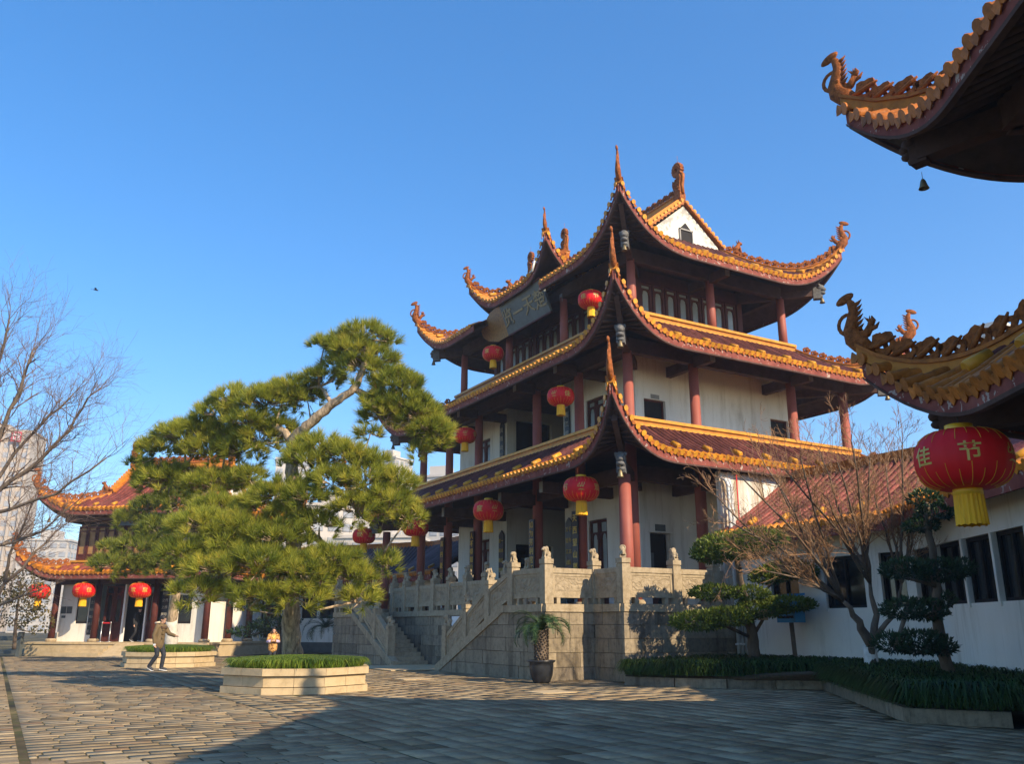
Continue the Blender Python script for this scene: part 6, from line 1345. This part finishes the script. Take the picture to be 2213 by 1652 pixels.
Jm = dict(pelvis=(-.02, 0, .95), chest=(.0, 0, 1.32), neck=(.02, 0, 1.50), head=(.05, 0, 1.62), look=(1, -.25, 0), lsho=(.0, .19, 1.41), lelb=(.18, .24, 1.17), lwri=(.40, .22, 1.11), lhand=(1, 0, -.1), lup=(0, 0, 1), lside=(0, -1, .3), lcurl=.25, lpoint=True,
          rsho=(-.01, -.19, 1.41), relb=(-.06, -.26, 1.12), rwri=(-.02, -.25, .88), rhand=(.15, 0, -1), rup=(-1, 0, 0), rside=(.3, 1, 0), lhip=(-.0, .09, .92), lkne=(.14, .1, .5), lank=(.10, .1, .09), ltoe=(.26, .11, .05), rhip=(-.03, -.09, .92), rkne=(.02, -.1, .5), rank=(-.22, -.1, .13), rtoe=(-.10, -.1, .05), hem=-.13)
def man_extra(t, S):
    m = MB(); m.b2((-.04, -.285, .80), (.04, -.27, .86)); link('phone', m.mesh('phone', ['white_part']), t, S)
    g = MB(); hc = np.array(Jm['head']); f = nrm(Jm['look']); sd = nrm(np.cross((0, 0, 1), f))
    for s_ in (-1, 1): c = hc + f * .108 + sd * s_ * .036 + (0, 0, .022); g.tube([c + sd * .028 * math.cos(a) + np.array([0, 0, .02 * math.sin(a)]) for a in np.linspace(0, 2 * pi, 10)], .004, 4, cap=False); g.tube([c + sd * s_ * .03, hc + sd * s_ * .085 + (0, 0, .02)], .004, 4)
    link('glasses', g.mesh('glasses', ['metal_dark']), t, S)
    y = MB(); y.tube([(.105, -.145, 1.38), (.13, -.04, 1.37), (.13, .06, 1.37), (.10, .15, 1.38)], .045, 8); link('yoke', y.mesh('yoke', ['brown_cloth']), t, S)
    z = MB()
    for zz in (1.28, 1.16, 1.02): z.b2((.12, -.12, zz - .005), (.156, -.02, zz + .06))
    link('pocket_flaps', z.mesh('pocket_flaps', ['khaki']), t, S)
MP = gnd(338, 1451); person('man in khaki padded jacket and dark jeans, pointing right, beside the farther planter', MP, face_to(MP, -.2), 1.74, Jm, ('khaki', 'denim'), hood='fur', extra=man_extra)
Jc = dict(pelvis=(0, 0, .90), chest=(.0, 0, 1.26), neck=(.01, 0, 1.45), head=(.02, 0, 1.58), look=(1, -.3, .35), lsho=(.0, .18, 1.36), lelb=(.06, .25, 1.10), lwri=(.24, .07, 1.12), lhand=(.4, -1, .1), lup=(1, 0, 0), lside=(0, 0, 1), rsho=(0, -.18, 1.36), relb=(.06, -.25, 1.10), rwri=(.24, -.07, 1.12), rhand=(.4, 1, .1), rup=(1, 0, 0), rside=(0, 0, 1),
          lhip=(0, .085, .88), lkne=(.02, .09, .48), lank=(0, .09, .09), ltoe=(.15, .11, .05), rhip=(0, -.085, .88), rkne=(.02, -.09, .48), rank=(0, -.09, .09), rtoe=(.15, -.11, .05), hem=-.12)
def child_extra(t, S):
    m = MB(); m.tube([(.10, -.07, 1.36), (.13, -.02, 1.28), (.14, 0, 1.2)], .025, 6); m.tube([(.10, .07, 1.36), (.13, .02, 1.28), (.14, 0, 1.2)], .025, 6); link('collar', m.mesh('collar', ['leather_yellow']), t, S)
    for s_ in (-1, 1): m = MB(); caps(m, [(.07, s_ * .24, 1.10, .073), (.20, s_ * .115, 1.115, .064)]); link('cuff', m.mesh('cuff', ['pink_cloth']), t, S)
CP = at(588, 1418, 31.5); CP[2] = 0; person('child in mottled orange brown coat looking up, behind the near planter', CP, face_to(CP, -1.25), 1.40, Jc, ('camo', 'denim'), hood='camo', extra=child_extra)
Jw = dict(Jm); Jw.update(lelb=(.05, .25, 1.12), lwri=(.16, .24, .92), lhand=(.2, 0, -1), lpoint=False, look=(1, 0, 0), lcurl=.6)
WP = ltm @ Vector((4.35, .75, PZ)); person('visitor in dark clothes walking inside the doorway of the left pavilion', WP, LR, 1.7, Jw, ('dark_cloth', 'dark_cloth'), voxel=.02)

# ------------------------------------------------------------------ small things
def stanchion(x, y, lab):
    p = ltm @ Vector((x, y, PZ)); t = thing('barrier_post', tuple(p), lab, 'barrier post', 0, 'barrier posts at the pavilion door'); MB().lathe([(.16, 0), (.16, .02), (.03, .04), (.025, .9), (.035, .92), (.03, .98)], 12).build('pole', 'steel', t); return t
stanchion(3.05, -.25, 'steel barrier post left of the pavilion door, carrying one end of red belt'); stanchion(3.55, -.25, 'steel barrier post nearer the pavilion door, holding the belt end')
p = ltm @ Vector((3.3, -.25, PZ + .92)); m = MB().b2((-.25, -.005, -.03), (.25, .005, .03)); o = m.build('barrier_belt', 'band_red', None, Matrix.Translation(p) @ Matrix.Rotation(LR, 4, 'Z')); tag(o, 'short red belt strung between two barrier posts at the pavilion door', 'belt')
bx = at(1692, 1330, 22.6); bx = np.array([18.35, 17.0, 1.86])
sg = thing('blue_sign_box', (18.5, 16.95, .4), 'blue notice box with yellow lettering on a leaning post by the corridor', 'sign box', -pi / 2 - .25)
MB().b2((-.42, -.22, 1.12), (.42, .1, 1.75)).build('cabinet', 'blue_paint', sg); MB().prism([(-.45, -.26, 1.75), (.45, -.26, 1.75), (.45, .13, 1.83), (-.45, .13, 1.83)], (0, 0, .05)).build('lid', 'blue_paint', sg)
MB().beam((.1, -.08, -.1), (0, -.06, 1.12), .09, .09).build('post', 'bark_grey', sg); l = MB(); add_text(l, '监督箱', .16, (0, -.226, 1.55), (1, 0, 0), (0, 0, 1)); l.build('lettering', 'gold_letters', sg); l = MB(); add_text(l, '请勿攀折花木保护环境', .075, (0, -.226, 1.26), (1, 0, 0), (0, 0, 1)); l.build('small_lettering', 'board_black', sg)
sp_ = at(1648, 1330, 22.3); t = thing('wooden_plaque', tuple(sp_), 'small pale wooden plaque hanging in the pruned evergreen', 'plaque'); MB().b2((-.13, -.02, -.13), (.13, .02, .13)).build('plate', 'board_wood', t); t.rotation_euler = (0, 0, RZ)
sp_ = at(1028, 1340, 26); 
sp_ = at(1031, 1332, 26); tt = at(1029, 1329, 26)
qq = at(629, 1305, 40.0); t = thing('wooden_plaque', tuple(at(640, 1335, 40.2)), 'small pale wooden plaque in the dark pruned evergreen behind the child', 'plaque', RZ); MB().b2((-.2, -.03, -.15), (.2, .03, .15)).build('plate', 'board_wood', t)
bp = at(207, 627, 60); t = thing('bird', tuple(bp), 'small dark bird flying in the open sky at left', 'bird'); m = MB(); m.tube([(-.16, 0, 0), (-.05, 0, .02), (.1, 0, 0), (.17, 0, 0)], [.02, .05, .055, .015], 8); m.add([(-.05, 0, .02), (.07, 0, .02), (-.02, .34, .16), (-.12, .3, .15)], [(0, 1, 2, 3)]); m.add([(-.05, 0, .02), (.07, 0, .02), (-.0, -.34, .05), (-.12, -.3, .05)], [(3, 2, 1, 0)]); m.add([(-.14, 0, 0), (-.3, .05, 0), (-.3, -.05, 0)], [(0, 1, 2)]); m.build('body', 'dark_cloth', t)
rk = at(1740, 1420, 20.3); t = link('garden_rock', remesh(MB().ell((0, 0, .1), (.3, .2, .18), 9, 6).ell((.15, .05, .12), (.18, .2, .16), 7, 5), ['slate_board'], .03, 'garden_rock', 1), None, Matrix.Translation((18.3, 15.6, .4))); tag(t, 'grey rock lying in the bed at the foot of the corridor wall', 'rock')
# low stone railing at the far left edge
fr = thing('stone_railing', tuple(gnd(70, 1421)), 'dark stone railing at the left edge beside the pavilion', 'railing', LR)
for k in range(4):
    MB().b2((-.8 - 1.5 * k - .1, -.1, 0), (-.8 - 1.5 * k + .1, .1, 1.15)).build('post', 'slate_board', fr)
    if k < 3: MB().b2((-.7 - 1.5 * (k + 1) + .0, -.07, .75), (-.9 - 1.5 * k, .07, .95)).b2((-.7 - 1.5 * (k + 1), -.05, .15), (-.9 - 1.5 * k, .05, .3)).build('rail', 'slate_board', fr)

# ------------------------------------------------------------------ air
hz = NT('haze'); hz.t.nodes.remove(hz.b); pv_ = hz.n('ShaderNodeVolumePrincipled'); pv_.inputs['Color'].default_value = (.86, .91, 1, 1); pv_.inputs['Density'].default_value = .0009; pv_.inputs['Anisotropy'].default_value = .3
hz.l(pv_.outputs[0], hz.t.nodes['Material Output'].inputs['Volume']); MATS['haze'] = hz.m
tag(stuff(MB().b2((-186, -126, -3.5), (346, 406, 70)).build('haze', 'haze')), 'thin pale haze filling the air over the court', 'haze')
